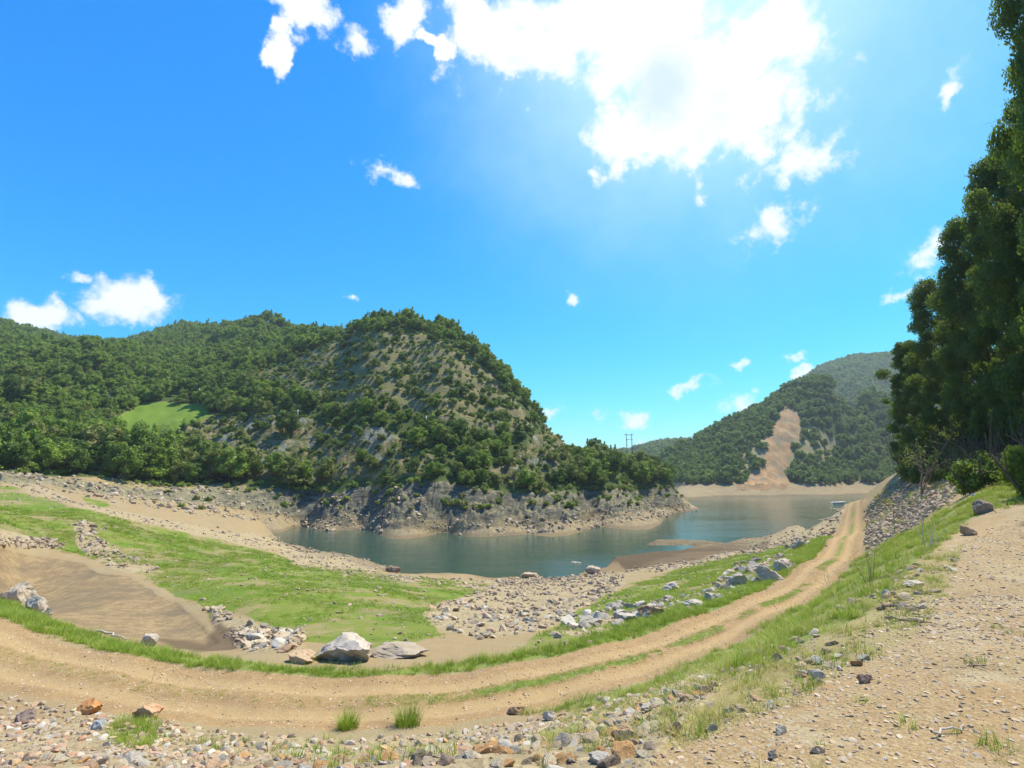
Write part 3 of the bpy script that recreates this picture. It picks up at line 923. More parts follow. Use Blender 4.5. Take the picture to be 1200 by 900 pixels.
M_LEAF = leaf_material('hill_leaves', (0.10, 0.165, 0.020), (0.26, 0.345, 0.040), 0.38, 0.75)
M_LEAF_FAR = leaf_material('far_leaves', (0.075, 0.145, 0.026), (0.20, 0.285, 0.045), 0.35, 0.8, (0.142, 0.190, 0.044))
M_LEAF_NEAR = leaf_material('near_leaves', (0.050, 0.105, 0.016), (0.14, 0.225, 0.03), 0.40, 0.4, (0.128, 0.163, 0.022))
M_SHRUB = leaf_material('shrub_leaves', (0.10, 0.16, 0.026), (0.22, 0.285, 0.048), 0.33, 0.8, (0.284, 0.258, 0.088))
M_UNDER = leaf_material('undergrowth_leaves', (0.135, 0.190, 0.028), (0.263, 0.333, 0.050), 0.25, 0.9, (0.369, 0.286, 0.121))
M_GRASS = leaf_material('grass_blades', (0.170, 0.272, 0.020), (0.369, 0.462, 0.050), 0.35, 0.6, (0.511, 0.408, 0.143))
M_GRASS_DRY = leaf_material('dry_grass_blades', (0.284, 0.299, 0.055), (0.596, 0.490, 0.176), 0.3, 0.8, (0.639, 0.490, 0.198))
M_BARK = plain('bark', (.07, .055, .04), (.14, .11, .085), 8, 0.95, 0.02)
M_TWIG = plain('dead_wood', (.16, .11, .08), (.30, .24, .19), 12, 0.95)
M_PALE = plain('pale_dead_wood', (.42, .36, .28), (.58, .52, .43), 12, 0.95)
M_STONE_WARM = stone_material('warm_stone', [(0, (.44, .32, .20)), (.18, (.52, .39, .25)), (.34, (.36, .28, .20)), (.48, (.58, .36, .18)), (.6, (.62, .55, .45)), (.72, (.40, .36, .30)), (.84, (.55, .30, .16)), (.92, (.30, .25, .22)), (1, (.64, .50, .28))])
M_STONE_TAN = stone_material('tan_stone', [(0, (.36, .265, .17)), (.3, (.43, .33, .22)), (.55, (.31, .24, .165)), (.75, (.48, .39, .28)), (.9, (.38, .26, .15)), (1, (.27, .23, .18))])
M_GRIT = stone_material('grit', [(0, (.48, .35, .22)), (.3, (.56, .43, .28)), (.5, (.42, .30, .18)), (.7, (.66, .54, .38)), (.85, (.52, .33, .17)), (1, (.48, .40, .29))], 0.01)
M_STONE_GREY = stone_material('grey_stone', [(0, (.40, .38, .34)), (.4, (.52, .49, .43)), (.7, (.34, .33, .30)), (1, (.60, .56, .50))])


def one_stone(name, a, b, bump=0.03):
    m, g = new_mat(name)
    P = g.n('ShaderNodeTexCoord').outputs['Object']
    n1 = g.noise(P, 1.6, 6, .7); n2 = g.noise(P, 7.0, 6, .75)
    c = g.mix(g.sstep(n1, .38, .62), a, b)
    c = g.mix(g.math('MULTIPLY', g.sstep(n2, .56, .7), .5), c, g.mix(0.65, c, (.12, .10, .085)))
    bp = g.n('ShaderNodeBump', {'Height': g.math('ADD', n1, g.math('MULTIPLY', n2, .5)), 'Strength': 0.8, 'Distance': bump})
    bs = g.n('ShaderNodeBsdfPrincipled', {'Base Color': c, 'Roughness': 0.9, 'Normal': bp.outputs[0], 'Specular IOR Level': 0.2})
    g.n('ShaderNodeOutputMaterial', {'Surface': bs.outputs[0]})
    return m


M_TONES = {
    'dark green': leaf_material('dark_leaves', (0.065, 0.12, 0.018), (0.14, 0.21, 0.03), 0.35, 0.3, (0.099, 0.150, 0.022)),
    'mid green': leaf_material('mid_leaves', (0.10, 0.175, 0.022), (0.21, 0.29, 0.036), 0.38, 0.3, (0.156, 0.218, 0.033)),
    'light green': leaf_material('light_leaves', (0.17, 0.26, 0.026), (0.29, 0.39, 0.044), 0.4, 0.3, (0.227, 0.299, 0.044)),
    'olive green': leaf_material('olive_leaves', (0.15, 0.18, 0.034), (0.26, 0.285, 0.06), 0.35, 0.3, (0.227, 0.218, 0.066))}
S_TONES = {}
for tone_, ca_, cb_ in (('orange', (.46, .24, .09), (.56, .34, .15)), ('cream', (.46, .38, .26), (.56, .48, .34)), ('grey', (.27, .24, .195), (.38, .34, .275)),
                   ('dark brown', (.20, .15, .11), (.30, .23, .17)), ('tan', (.44, .33, .21), (.54, .42, .28)), ('pinkish', (.44, .28, .17), (.53, .36, .23)),
                   ('pale', (.44, .39, .31), (.56, .50, .41))):
    S_TONES[tone_] = one_stone(tone_.replace(' ', '_') + '_stone', ca_, cb_, 0.05)


def beside(px, py, marks):
    """a place named by the nearest thing one can find"""
    best = min(marks, key=lambda m: (m[0] - px) ** 2 + ((m[1] - py) * 1.6) ** 2)
    dx, dy = px - best[0], (py - best[1]) * 1.6
    if abs(dx) > abs(dy): w_ = 'right of' if dx > 0 else 'left of'
    else: w_ = 'below' if dy > 0 else 'above'
    far_ = math.hypot(dx, dy)
    return ('just ' if far_ < 22 else '') + w_ + ' ' + best[2]


def use_mat(o, mat):
    o.material_slots[0].link = 'OBJECT'
    o.material_slots[0].material = mat


# ------------------------------------------------------------------ mesh makers
def sphere_vf(nu=8, nv=6):
    vs = [(0, 0, 1)]
    for i in range(1, nv):
        th = math.pi * i / nv
        for j in range(nu):
            ph = 2 * math.pi * (j + 0.5 * (i % 2)) / nu
            vs.append((math.sin(th) * math.cos(ph), math.sin(th) * math.sin(ph), math.cos(th)))
    vs.append((0, 0, -1))
    fs = []
    for j in range(nu):
        fs.append((0, 1 + j, 1 + (j + 1) % nu, 1 + (j + 1) % nu))
    for i in range(nv - 2):
        for j in range(nu):
            a = 1 + i * nu
            fs.append((a + j, a + nu + j, a + nu + (j + 1) % nu, a + (j + 1) % nu))
    last = len(vs) - 1; a = 1 + (nv - 2) * nu
    for j in range(nu):
        fs.append((a + j, last, a + (j + 1) % nu, a + (j + 1) % nu))
    return np.array(vs, float), fs


def leaf_quads(c, nrm, size, rng):
    """c (n,3) centres, nrm (n,3) facing; returns verts (4n,3)"""
    n = len(c)
    t = rng.normal(size=(n, 3))
    t -= nrm * (t * nrm).sum(1)[:, None]
    t /= np.linalg.norm(t, axis=1)[:, None] + 1e-9
    b = np.cross(nrm, t)
    s = size[:, None]
    v = np.empty((n, 4, 3))
    v[:, 0] = c - t * s * 0.55
    v[:, 1] = c + b * s * 0.34 - nrm * s * 0.06
    v[:, 2] = c + t * s * 0.55 - nrm * s * 0.12
    v[:, 3] = c - b * s * 0.34 - nrm * s * 0.06
    return v.reshape(-1, 3)


def crown_mesh(name, seed, lobes, nleaf, leaf, core=0.7, spread=0.55, droop=0.0):
    """lobes: list of (x,y,z,rx,rz)"""
    rng = np.random.default_rng(seed)
    L = np.array(lobes)
    wts = L[:, 3] * (L[:, 3] + L[:, 4]); wts = wts / wts.sum()
    which = rng.choice(len(L), nleaf, p=wts)
    d = rng.normal(size=(nleaf, 3)); d[:, 2] += 0.15
    d /= np.linalg.norm(d, axis=1)[:, None]
    rad = 1.0 + rng.normal(size=nleaf) * 0.10 - rng.random(nleaf) ** 2 * 0.35
    # ragged clumps inside each lobe
    ph = np.sin(d[:, 0] * 7 + which * 1.7) * np.sin(d[:, 1] * 6 + which) * np.sin(d[:, 2] * 7 + which * .6)
    rad = rad + ph * 0.28
    ext = np.stack([L[which, 3], L[which, 3], L[which, 4]], 1)
    c = L[which, :3] + d * ext * rad[:, None]
    nrm = d + rng.normal(size=(nleaf, 3)) * spread
    nrm /= np.linalg.norm(nrm, axis=1)[:, None]
    size = leaf * (0.7 + 0.6 * rng.random(nleaf))
    V = [leaf_quads(c, nrm, size, rng)]
    F = [np.arange(4 * nleaf).reshape(-1, 4)]
    off = 4 * nleaf
    if core > 0:
        sv, sf = sphere_vf(9, 6)
        # only quads: triangles at the poles use a doubled corner, which is skipped
        sq = np.array([f for f in sf if len(set(f)) == 4])
        for l in L:
            jit = 1 + rng.normal(size=len(sv)) * 0.10
            v = sv * jit[:, None] * core * np.array([l[3], l[3], l[4]]) + l[:3]
            V.append(v); F.append(sq + off); off += len(v)
    return np_mesh(name, np.vstack(V), np.vstack(F), None, False)


def tube(bm_v, bm_f, p0, p1, r0, r1, n=6):
    p0, p1 = Vector(p0), Vector(p1)
    d = (p1 - p0)
    if d.length < 1e-6: return
    q = d.to_track_quat('Z', 'Y')
    b = len(bm_v)
    for p, r in ((p0, r0), (p1, r1)):
        for i in range(n):
            a = 2 * math.pi * i / n
            bm_v.append(tuple(p + q @ Vector((math.cos(a) * r, math.sin(a) * r, 0))))
    for i in range(n):
        j = (i + 1) % n
        bm_f.append((b + i, b + j, b + n + j, b + n + i))


def branching(rng, p, d, L, r, depth, V, F, tips, curl=0.25, n=5, up=0.1):
    """recursive limbs"""
    segs = 3
    for s in range(segs):
        d2 = (Vector(d) + Vector(rng.normal(size=3)) * curl * 0.5 + Vector((0, 0, up))).normalized()
        q = p + d2 * (L / segs)
        r2 = r * (0.86 if s < segs - 1 else 0.72)
        tube(V, F, p, q, r, r2, n)
        p, d, r = q, d2, r2
        if depth > 0 and s >= 0:
            sd_ = (d + Vector(rng.normal(size=3)) * 0.75).normalized()
            branching(rng, p, sd_, L * (0.5 + 0.25 * rng.random()), r * 0.6, depth - 1, V, F, tips, curl, max(3, n - 1), up)
    tips.append(p)


def mesh_from_lists(name, V, F, smooth_=True):
    me = bpy.data.meshes.new(name)
    me.from_pydata(V, [], F)
    me.polygons.foreach_set('use_smooth', [smooth_] * len(me.polygons))
    me.update()
    return me


def trunk_mesh(name, seed, h, r, top, limbs=5):
    rng = np.random.default_rng(seed)
    V, F = [], []
    p = Vector((0, 0, -0.6)); n = 6
    tips = []
    q = p
    for i in range(n):
        q2 = Vector((rng.normal() * 0.03 * h, rng.normal() * 0.03 * h, -0.6 + (h * top + 0.6) * (i + 1) / n))
        ra = r * (1 - 0.75 * i / n); rb = r * (1 - 0.75 * (i + 1) / n)
        tube(V, F, q, q2, ra * (1.5 if i == 0 else 1), rb, 8)
        if i >= 1:
            for k in range(max(1, limbs // 4)):
                a = rng.random() * 6.28
                branching(rng, q2, Vector((math.cos(a), math.sin(a), 0.5)).normalized(), h * 0.13, rb * 0.5, 1, V, F, tips)
        q = q2
    return mesh_from_lists(name, V, F)


def round_lobes(seed, R_, H, n, z0=0.25):
    """lobes filling a rounded crown of radius R_ between z0*H and H"""
    rng = np.random.default_rng(seed)
    out = []
    zc, hh = H * (1 + z0) / 2, H * (1 - z0) / 2
    out.append((0, 0, zc, R_ * 0.62, hh * 0.72))
    for i in range(n):
        a = i * 2.399 + rng.random() * 0.6
        t = -0.75 + 1.6 * (i + 0.5) / n
        rr = R_ * math.sqrt(max(0.05, 1 - t * t)) * (0.62 + 0.2 * rng.random())
        s = R_ * (0.30 + 0.17 * rng.random())
        out.append((rr * math.cos(a), rr * math.sin(a), zc + t * hh * 0.85, s, s * (0.75 + 0.2 * rng.random())))
    return out


def cone_lobes(seed, R_, H, n, z0=0.12):
    rng = np.random.default_rng(seed)
    out = []
    for i in range(n):
        t = (i + 0.5) / n
        rr = R_ * (1 - t) ** 0.8
        for k in range(max(1, int(4 * (1 - t)))):
            a = rng.random() * 6.28
            out.append((rr * 0.5 * math.cos(a), rr * 0.5 * math.sin(a), H * (z0 + (1 - z0) * t * 0.95), rr * 0.55 + R_ * 0.08, H * 0.07))
    return out


def rock_mesh(name, seed, sx, sy, sz, cuts=9, sub=3, rough=0.03, detail_mat=None, sharp=True):
    import bmesh
    rng = np.random.default_rng(seed)
    bm = bmesh.new()
    bmesh.ops.create_icosphere(bm, subdivisions=sub, radius=1.0)
    co = np.array([v.co[:] for v in bm.verts])
    for k in range(cuts):
        n = rng.normal(size=3); n /= np.linalg.norm(n)
        d = 0.42 + 0.33 * rng.random()
        over = co @ n - d
        co = co - np.outer(np.clip(over, 0, None), n)
    co = co / np.abs(co).max(0)
    co += np.stack([perlin(co[:, 1] * 3 + seed, co[:, 2] * 3, 3), perlin(co[:, 2] * 3, co[:, 0] * 3 + seed, 4), perlin(co[:, 0] * 3, co[:, 1] * 3 + seed, 5)], 1) * rough * 2
    co += np.stack([perlin(co[:, 1] * 9 + seed, co[:, 2] * 9, 13), perlin(co[:, 2] * 9, co[:, 0] * 9 + seed, 14), perlin(co[:, 0] * 9, co[:, 1] * 9 + seed, 15)], 1) * rough * 0.7
    co += rng.normal(size=co.shape) * rough * 0.12
    co = co * np.array([sx, sy, sz])
    for v, c in zip(bm.verts, co): v.co = c
    me = bpy.data.meshes.new(name)
    bm.to_mesh(me); bm.free()
    me.polygons.foreach_set('use_smooth', [True] * len(me.polygons))
    if sharp:
        me.set_sharp_from_angle(angle=R(28))
    return me


def tuft_mesh(name, seed, n, h, spread, width=0.006, lean=0.5, segs=3):
    rng = np.random.default_rng(seed)
    V, F = [], []
    for i in range(n):
        a = rng.random() * 6.28; rr = spread * math.sqrt(rng.random())
        bx, by = rr * math.cos(a), rr * math.sin(a)
        la = rng.random() * 6.28; ln = lean * (0.3 + rng.random()) * h * (0.5 + 0.8 * rr / (spread + 1e-6))
        hh = h * (0.55 + 0.6 * rng.random())
        if rng.random() < 0.6: la = a + rng.normal() * 0.6
        wx, wy = -math.sin(la) * width, math.cos(la) * width
        b = len(V)
        for s in range(segs + 1):
            t = s / segs
            x = bx + math.cos(la) * ln * t * t; y = by + math.sin(la) * ln * t * t; z = hh * t * (1 - 0.15 * t) - 0.02
            w_ = (1 - t * 0.92)
            V.append((x - wx * w_, y - wy * w_, z)); V.append((x + wx * w_, y + wy * w_, z))
        for s in range(segs):
            F.append((b + 2 * s, b + 2 * s + 1, b + 2 * s + 3, b + 2 * s + 2))
    return mesh_from_lists(name, V, F)


def scatter(name, pts_, rot, scl, idx, protos, label, cat, kind='stuff'):
    """one object holding a mass of instances nobody would count"""
    me = bpy.data.meshes.new(name)
    pts_ = np.asarray(pts_, np.float32)
    me.vertices.add(len(pts_)); me.vertices.foreach_set('co', pts_.ravel())
    at = me.attributes.new('rot', 'FLOAT_VECTOR', 'POINT'); at.data.foreach_set('vector', np.asarray(rot, np.float32).ravel())
    at = me.attributes.new('scl', 'FLOAT_VECTOR', 'POINT'); at.data.foreach_set('vector', np.asarray(scl, np.float32).ravel())
    at = me.attributes.new('idx', 'INT', 'POINT'); at.data.foreach_set('value', np.asarray(idx, np.int32).ravel())
    me.update()
    o = bpy.data.objects.new(name, me); COL.objects.link(o)
    t = bpy.data.node_groups.new(name, 'GeometryNodeTree')
    t.interface.new_socket('Geometry', in_out='INPUT', socket_type='NodeSocketGeometry')
    t.interface.new_socket('Geometry', in_out='OUTPUT', socket_type='NodeSocketGeometry')
    gi = t.nodes.new('NodeGroupInput'); go = t.nodes.new('NodeGroupOutput')
    iop = t.nodes.new('GeometryNodeInstanceOnPoints')
    jn = t.nodes.new('GeometryNodeJoinGeometry')
    for p in protos:
        oi = t.nodes.new('GeometryNodeObjectInfo')
        oi.inputs['Object'].default_value = p
        oi.inputs['As Instance'].default_value = True
        t.links.new(oi.outputs['Geometry'], jn.inputs[0])

    def na(nm, dt):
        n = t.nodes.new('GeometryNodeInputNamedAttribute'); n.data_type = dt; n.inputs[0].default_value = nm
        return [s for s in n.outputs if s.enabled and s.name == 'Attribute'][0]
    e = t.nodes.new('FunctionNodeEulerToRotation')
    t.links.new(na('rot', 'FLOAT_VECTOR'), e.inputs[0])
    t.links.new(gi.outputs[0], iop.inputs['Points'])
    t.links.new(jn.outputs[0], iop.inputs['Instance'])
    iop.inputs['Pick Instance'].default_value = True
    t.links.new(na('idx', 'INT'), iop.inputs['Instance Index'])
    t.links.new(e.outputs[0], iop.inputs['Rotation'])
    t.links.new(na('scl', 'FLOAT_VECTOR'), iop.inputs['Scale'])
    t.links.new(iop.outputs[0], go.inputs[0])
    md = o.modifiers.new('scatter', 'NODES'); md.node_group = t
    tag(o, label, cat, None, kind)
    return o


def proto(name, me, mat):
    o = bpy.data.objects.new(name, me)
    if not me.materials: me.materials.append(mat)
    return o


def two_mat(name, crown, trunk, mc, mt):
    """crown and trunk joined for the far wood"""
    import bmesh
    bm = bmesh.new()
    bm.from_mesh(crown)
    n0 = len(bm.faces)
    bm.from_mesh(trunk)
    bm.faces.ensure_lookup_table()
    for f in bm.faces[n0:]: f.material_index = 1
    me = bpy.data.meshes.new(name); bm.to_mesh(me); bm.free()
    me.materials.append(mc); me.materials.append(mt)
    return bpy.data.objects.new(name, me)


def visible(x, y, z, up=0.0):
    """rough sight test over the bare terrain"""
    px, py = project(x, y, z + up)
    ok = (y > 1) & (px > -20) & (px < 1220) & (py > -20) & (py < 920)
    t = np.linspace(0.25, 0.97, 40)
    zz = z + up
    h = base_h(x[:, None] * t, y[:, None] * t)
    ok &= ~np.any(h > zz[:, None] * t + 0.3, axis=1)
    return ok


NEARH = height

# ------------------------------------------------------------------ woods on the hills
rs = np.random.default_rng(11)


def jgrid(x0, x1, y0, y1, cell, rng):
    gx, gy = np.meshgrid(np.arange(x0, x1, cell), np.arange(y0, y1, cell))
    n = gx.size
    return gx.ravel() + rng.random(n) * cell, gy.ravel() + rng.random(n) * cell


def inside_frame(x, y, m=160):
    px = 600 + 600 * x / np.maximum(y * CP, 1)
    return (y > 5) & (px > -m) & (px < 1200 + m)


# proto meshes, each about one metre in crown radius units
HT, HTt = [], []
for k in range(5):
    Hh = [6.2, 7.0, 5.4, 6.6, 8.0][k]
    Rr = [2.7, 2.9, 2.9, 2.3, 2.3][k]
    lob = round_lobes(100 + k, Rr, Hh, 11, 0.10) if k != 4 else cone_lobes(77, 2.6, Hh, 9)
    HT.append(crown_mesh('crown', 200 + k, lob, 1500, 0.40, 0.72, 0.6)); HT[-1].materials.append(M_LEAF)
    HTt.append(trunk_mesh('trunk', 300 + k, Hh, 0.16, 0.7, 4)); HTt[-1].materials.append(M_BARK)
SHR, SHRt = [], []
for k in range(4):
    lob = round_lobes(140 + k, 1.55, 2.5, 7, -0.05)
    SHR.append(crown_mesh('crown', 240 + k, lob, 800, 0.30, 0.70, 0.6)); SHR[-1].materials.append(M_SHRUB)
    V_, F_ = [], []
    rg_ = np.random.default_rng(900 + k)
    for q in range(4):
        branching(rg_, Vector((0, 0, -0.3)), Vector((rg_.normal() * .5, rg_.normal() * .5, 1)).normalized(), 1.6, 0.05, 1, V_, F_, [])
    SHRt.append(mesh_from_lists('stem', V_, F_)); SHRt[-1].materials.append(M_BARK)

# candidate spots
x, y = jgrid(-330, 130, 84, 420, 3.5, rs)
x2, y2 = jgrid(-700, 60, 150, 760, 5.5, rs)
k1 = inside_frame(x, y); k2 = inside_frame(x2, y2)
far2 = np.r_[np.zeros(k1.sum()), np.ones(k2.sum())]
x = np.r_[x[k1], x2[k2]]; y = np.r_[y[k1], y2[k2]]
d = np.hypot(x, y)
keep = ((far2 == 0) & (d < 345)) | ((far2 == 1) & (d > 345))
x, y, far2, d = x[keep], y[keep], far2[keep], d[keep]
z, M = height(x, y, True)
px, py = project(x, y, z)
pxm = (px < 790 + (d > 160) * 0)
hillside = (z > WL + 4.5) & pxm & (M['rock'] < 0.4) & (M['lawn'] < 0.4) & (M['gully'] < .3)
valley = (px < 335) & (py > 556) & (d < 135)
hillside &= ~valley
lown = fbm(x, y, 18, 3, 201)
p_tree = np.where(fbm(x, y, 25, 3, 207) > -.22, 0.92, 0.45)
p_tree = np.where(M['terr'] > 0.4, 0.0, p_tree)
p_tree = np.where(M['cliffy'] > 0.4, 0.03, p_tree)
low = (d < 190) & (px > 500) & (M['terr'] < .4)
p_tree = np.where(low & (M['cliffy'] < .4), 0.52, p_tree)
foot = (z < WL + 8) & (px > 340)
p_tree = np.where(foot, 0.22, p_tree)
u = rs.random(len(x))
is_tree = hillside & (u < p_tree)
# ridge tops carry their trees
size = 0.72 + 0.38 * rs.random(len(x)) + 0.12 * lown
size *= np.where((px > 380) & (d < 300), np.where(px > 650, 1.05, 0.80), 1.0)
size *= np.where((px < 340) & (d < 165), 1.0 + 0.55 * rs.random(len(x)), 1.0)
size *= np.where(foot, 0.7, 1)
size *= np.where(far2 == 1, 1.2, 1)
size *= np.where((d > 250) & (far2 == 0), 1.1, 1)
# shrubs stand along the terraces
per = 5.2
q = (z + fbm(x, y, 30, 2, 81) * 2.0) / per
fr = q - np.floor(q)
p_sh = np.where(M['terr'] > 0.4, np.where((fr > 0.2) & (fr < 0.7), 0.62, 0.14), 0)
p_sh = p_sh * (0.6 + 1.4 * (fbm(x, y, 14, 2, 205) > 0.0))
p_sh = np.where(M['cliffy'] > 0.4, 0.32, p_sh)
p_sh = np.where(foot | low, 0.35, p_sh)
is_shrub = hillside & ~is_tree & (rs.random(len(x)) < p_sh)


HILL_MARKS = [(182, 492, 'the bright grass patch'), (232, 462, 'the tallest pale pole'), (348, 485, 'the pole over the middle rock face'), (499, 492, 'the pole under the terraces'), (300, 515, 'the middle rock face'),
              (152, 438, 'the pale landslip streak'), (60, 460, 'the bare cliff band high at left'), (475, 372, 'the terraced hilltop'), (320, 378, 'the rounded rear hilltop'), (517, 565, 'the grey shore cliff, middle'),
              (400, 572, 'the low grey ledges of the shore'), (620, 580, 'the shore cliff, eastern part'), (700, 572, 'the tan cliff of the lake point'), (737, 515, 'the power pylon'), (272, 435, 'the small orange earth patch'),
              (20, 548, 'the stony band by the left border'), (100, 556, 'the green strip before the wood'), (200, 562, 'the silt bank before the wood'), (628, 500, 'the right shoulder of the hill'), (300, 560, 'the start of the grey ledges'),
              (450, 440, 'the middle of the terraced slope'), (370, 430, 'the left end of the terraces'), (560, 430, 'the right part of the terraces'), (775, 548, 'the tip of the lake point'), (560, 515, 'the wooded belt under the terraces')]


def size_word(s, a, b):
    return 'small ' if s < a else ('big ' if s > b else '')


def label_hill(px, py, d):
    where = beside(px, py, HILL_MARKS)
    if px < 340 and py > 480: return where, 'trees of the lower left wood'
    if px < 340: return where, 'trees of the upper left wood'
    if py < 420: return where, 'trees on the crest of the terraced hill'
    if px > 640: return where, 'trees on the point by the lake'
    return where, 'trees on the slope above the shore cliff'


TONE_NAMES = list(M_TONES)


def place_individuals(nm, cat, sel, meshes, stems, sname, n_max, labf, scale_arr, hgt):
    ii = np.nonzero(sel)[0]
    vis = visible(x[ii], y[ii], z[ii], hgt)
    iv = ii[vis]
    order = iv[np.argsort(-(scale_arr[iv] / d[iv]))][:n_max]
    rr = np.random.default_rng(5)
    qa, qb = np.quantile(scale_arr[order], [.3, .7])
    for i in order:
        k = int(rr.integers(0, len(meshes)))
        s = float(scale_arr[i])
        o = bpy.data.objects.new(nm, None); COL.objects.link(o)
        o.empty_display_size = 0.5
        o.location = (x[i], y[i], z[i] - 0.2)
        o.rotation_euler = (0, 0, rr.random() * 6.28)
        o.scale = (s * (0.9 + 0.25 * rr.random()), s * (0.9 + 0.25 * rr.random()), s * (0.85 + 0.3 * rr.random()))
        lb, gp = labf(px[i], py[i], d[i])
        tone = TONE_NAMES[int(rr.integers(0, 4))] if nm == 'broadleaf_tree' else TONE_NAMES[int(rr.choice([0, 0, 1, 3]))]
        tag(o, size_word(s, qa, qb) + tone + ' ' + cat + ' ' + lb, cat, gp)
        for me, pn in ((meshes[k], 'crown'), (stems[k], sname)):
            c = bpy.data.objects.new(pn, me); COL.objects.link(c); c.parent = o
            if pn == 'crown': use_mat(c, M_TONES[tone])
    used = np.zeros(len(x), bool); used[order] = True
    return used


used_t = place_individuals('broadleaf_tree', 'tree', is_tree, HT, HTt, 'trunk', 285, label_hill, size, 5.0)
size_s = (0.60 + 0.75 * rs.random(len(x)) ** 1.5)


def label_shrub(px, py, d):
    where = beside(px, py, HILL_MARKS)
    if py < 500 and px < 640 and px > 300: return where, 'shrubs on the terraced hillside'
    if px < 340: return where, 'shrubs of the left rock slope'
    return where, 'shrubs above the shore cliff'


used_s = place_individuals('shrub', 'shrub', is_shrub, SHR, SHRt, 'stem', 285, label_shrub, size_s, 2.0)


def rnd_rot(n, tilt=0.06):
    return np.stack([rs.normal(size=n) * tilt, rs.normal(size=n) * tilt, rs.random(n) * 6.28], 1)


def scl_of(s, a=0.12):
    n = len(s)
    return np.stack([s * (1 + rs.normal(size=n) * a), s * (1 + rs.normal(size=n) * a), s * (1 + rs.normal(size=n) * a)], 1)


joined = [two_mat('wood_tree', HT[k], HTt[k], M_LEAF, M_BARK) for k in range(5)]
joined_s = [two_mat('wood_shrub', SHR[k], SHRt[k], M_SHRUB, M_BARK) for k in range(4)]
kk = np.nonzero(is_tree & ~used_t)[0]
scatter('hillside_forest', np.stack([x[kk], y[kk], z[kk] - 0.2], 1), rnd_rot(len(kk)), scl_of(size[kk]), rs.integers(0, 5, len(kk)), joined,
        'rest of the green wood covering the hills', 'forest')
kk = np.nonzero(is_shrub & ~used_s)[0]
scatter('hillside_shrubs', np.stack([x[kk], y[kk], z[kk] - 0.1], 1), rnd_rot(len(kk)), scl_of(size_s[kk]), rs.integers(0, 4, len(kk)), joined_s,
        'scrub scattered over the hillside', 'undergrowth')

# low undergrowth
UND = []
for k in range(3):
    lob = round_lobes(160 + k, 0.75, 0.85, 5, -0.1)
    me = crown_mesh('bush', 260 + k, lob, 220, 0.26, 0.65, 0.7); me.materials.append(M_UNDER)
    UND.append(bpy.data.objects.new('bush', me))
ux, uy = jgrid(-240, 130, 86, 270, 1.7, rs)
kq = inside_frame(ux, uy, 40) & (np.hypot(ux, uy) < 265)
ux, uy = ux[kq], uy[kq]
uz, UM = height(ux, uy, True)
upx, upy = project(ux, uy, uz)
ud = np.hypot(ux, uy)
pu = np.full(len(ux), 0.75)
pu = np.where(UM['terr'] > .4, 0.55, pu)
pu = np.where(UM['cliffy'] > .4, 0.45, pu)
pu = np.where(UM['rock'] > .4, 0.45 * (uz > WL + 4.3), pu)
pu = np.where(UM['lawn'] > .4, 0.0, pu)
pu = np.where((upx < 335) & (upy > 556) & (ud < 135), 0.02, pu)
pu *= (uz > WL + 3.5) & (upx < 800)
pu *= 0.5 + (fbm(ux, uy, 8, 3, 221) > -0.05)
kk = np.nonzero(rs.random(len(ux)) < pu)[0]
scatter('undergrowth', np.stack([ux[kk], uy[kk], uz[kk] - 0.1], 1), rnd_rot(len(kk)), scl_of(0.6 + 0.8 * rs.random(len(kk)), 0.2), rs.integers(0, 3, len(kk)), UND,
        'low bushes and weeds over the hill slopes', 'undergrowth')

# wood on the mountains at the end of the lake
FT = []
for k in range(4):
    lob = round_lobes(170 + k, 3.6, 7.5, 9, 0.0)
    me = crown_mesh('far_crown', 270 + k, lob, 520, 0.85, 0.78, 0.55); me.materials.append(M_LEAF_FAR)
    FT.append(bpy.data.objects.new('far_crown', me))
fx, fy = jgrid(50, 470, 270, 640, 4.8, rs)
gx, gy = jgrid(150, 1100, 640, 1150, 9.0, rs)
fs = np.r_[np.full(len(fx), .80), np.full(len(gx), 1.5)]
fx, fy = np.r_[fx, gx], np.r_[fy, gy]
kq = inside_frame(fx, fy, 60) & (fx / fy < 0.95)
fx, fy, fs = fx[kq], fy[kq], fs[kq]
fz, FM = height(fx, fy, True)
ok = (fz > WL + 5.6) & (FM['scar'] < .35) & ((FM['scar2'] < .4) | (rs.random(len(fx)) < .6))
fx, fy, fz, fs = fx[ok], fy[ok], fz[ok], fs[ok]
v = visible(fx, fy, fz, 14.0)
fx, fy, fz, fs = fx[v], fy[v], fz[v], fs[v]
scatter('mountain_forest', np.stack([fx, fy, fz - 0.8], 1), rnd_rot(len(fx)), scl_of(fs * (0.75 + 0.5 * rs.random(len(fx)))), rs.integers(0, 4, len(fx)), FT,
        'dense wood covering the mountain across the lake', 'forest')
print('trees', is_tree.sum(), 'shrubs', is_shrub.sum(), 'under', len(kk), 'far', len(fx))

# ------------------------------------------------------------------ tall trees beside the gravel ground
NT_C, NT_T = [], []
for k in range(4):
    rng = np.random.default_rng(400 + k)
    H_, R_ = 20.0, 4.6
    lob = []
    for i in range(74):
        t = (i + 0.5) / 74
        prof = (0.55 + 0.45 * math.sin(math.pi * min(1, t * 1.05 + 0.12))) if t < 0.72 else (1 - (t - 0.72) / 0.28 * 0.75)
        a = i * 2.399 + rng.random()
        rr = R_ * prof * (0.35 + 0.60 * rng.random())
        s = R_ * (0.12 + 0.15 * rng.random())
        lob.append((rr * math.cos(a), rr * math.sin(a), H_ * (0.01 + 0.96 * t), s * 1.1, s * 0.75))
    me = crown_mesh('crown', 420 + k, lob, 62000, 0.18, 0.50, 0.9); me.materials.append(M_LEAF_NEAR)
    NT_C.append(me)
    me = trunk_mesh('trunk', 440 + k, H_, 0.26, 0.85, 8); me.materials.append(M_BARK)
    NT_T.append(me)
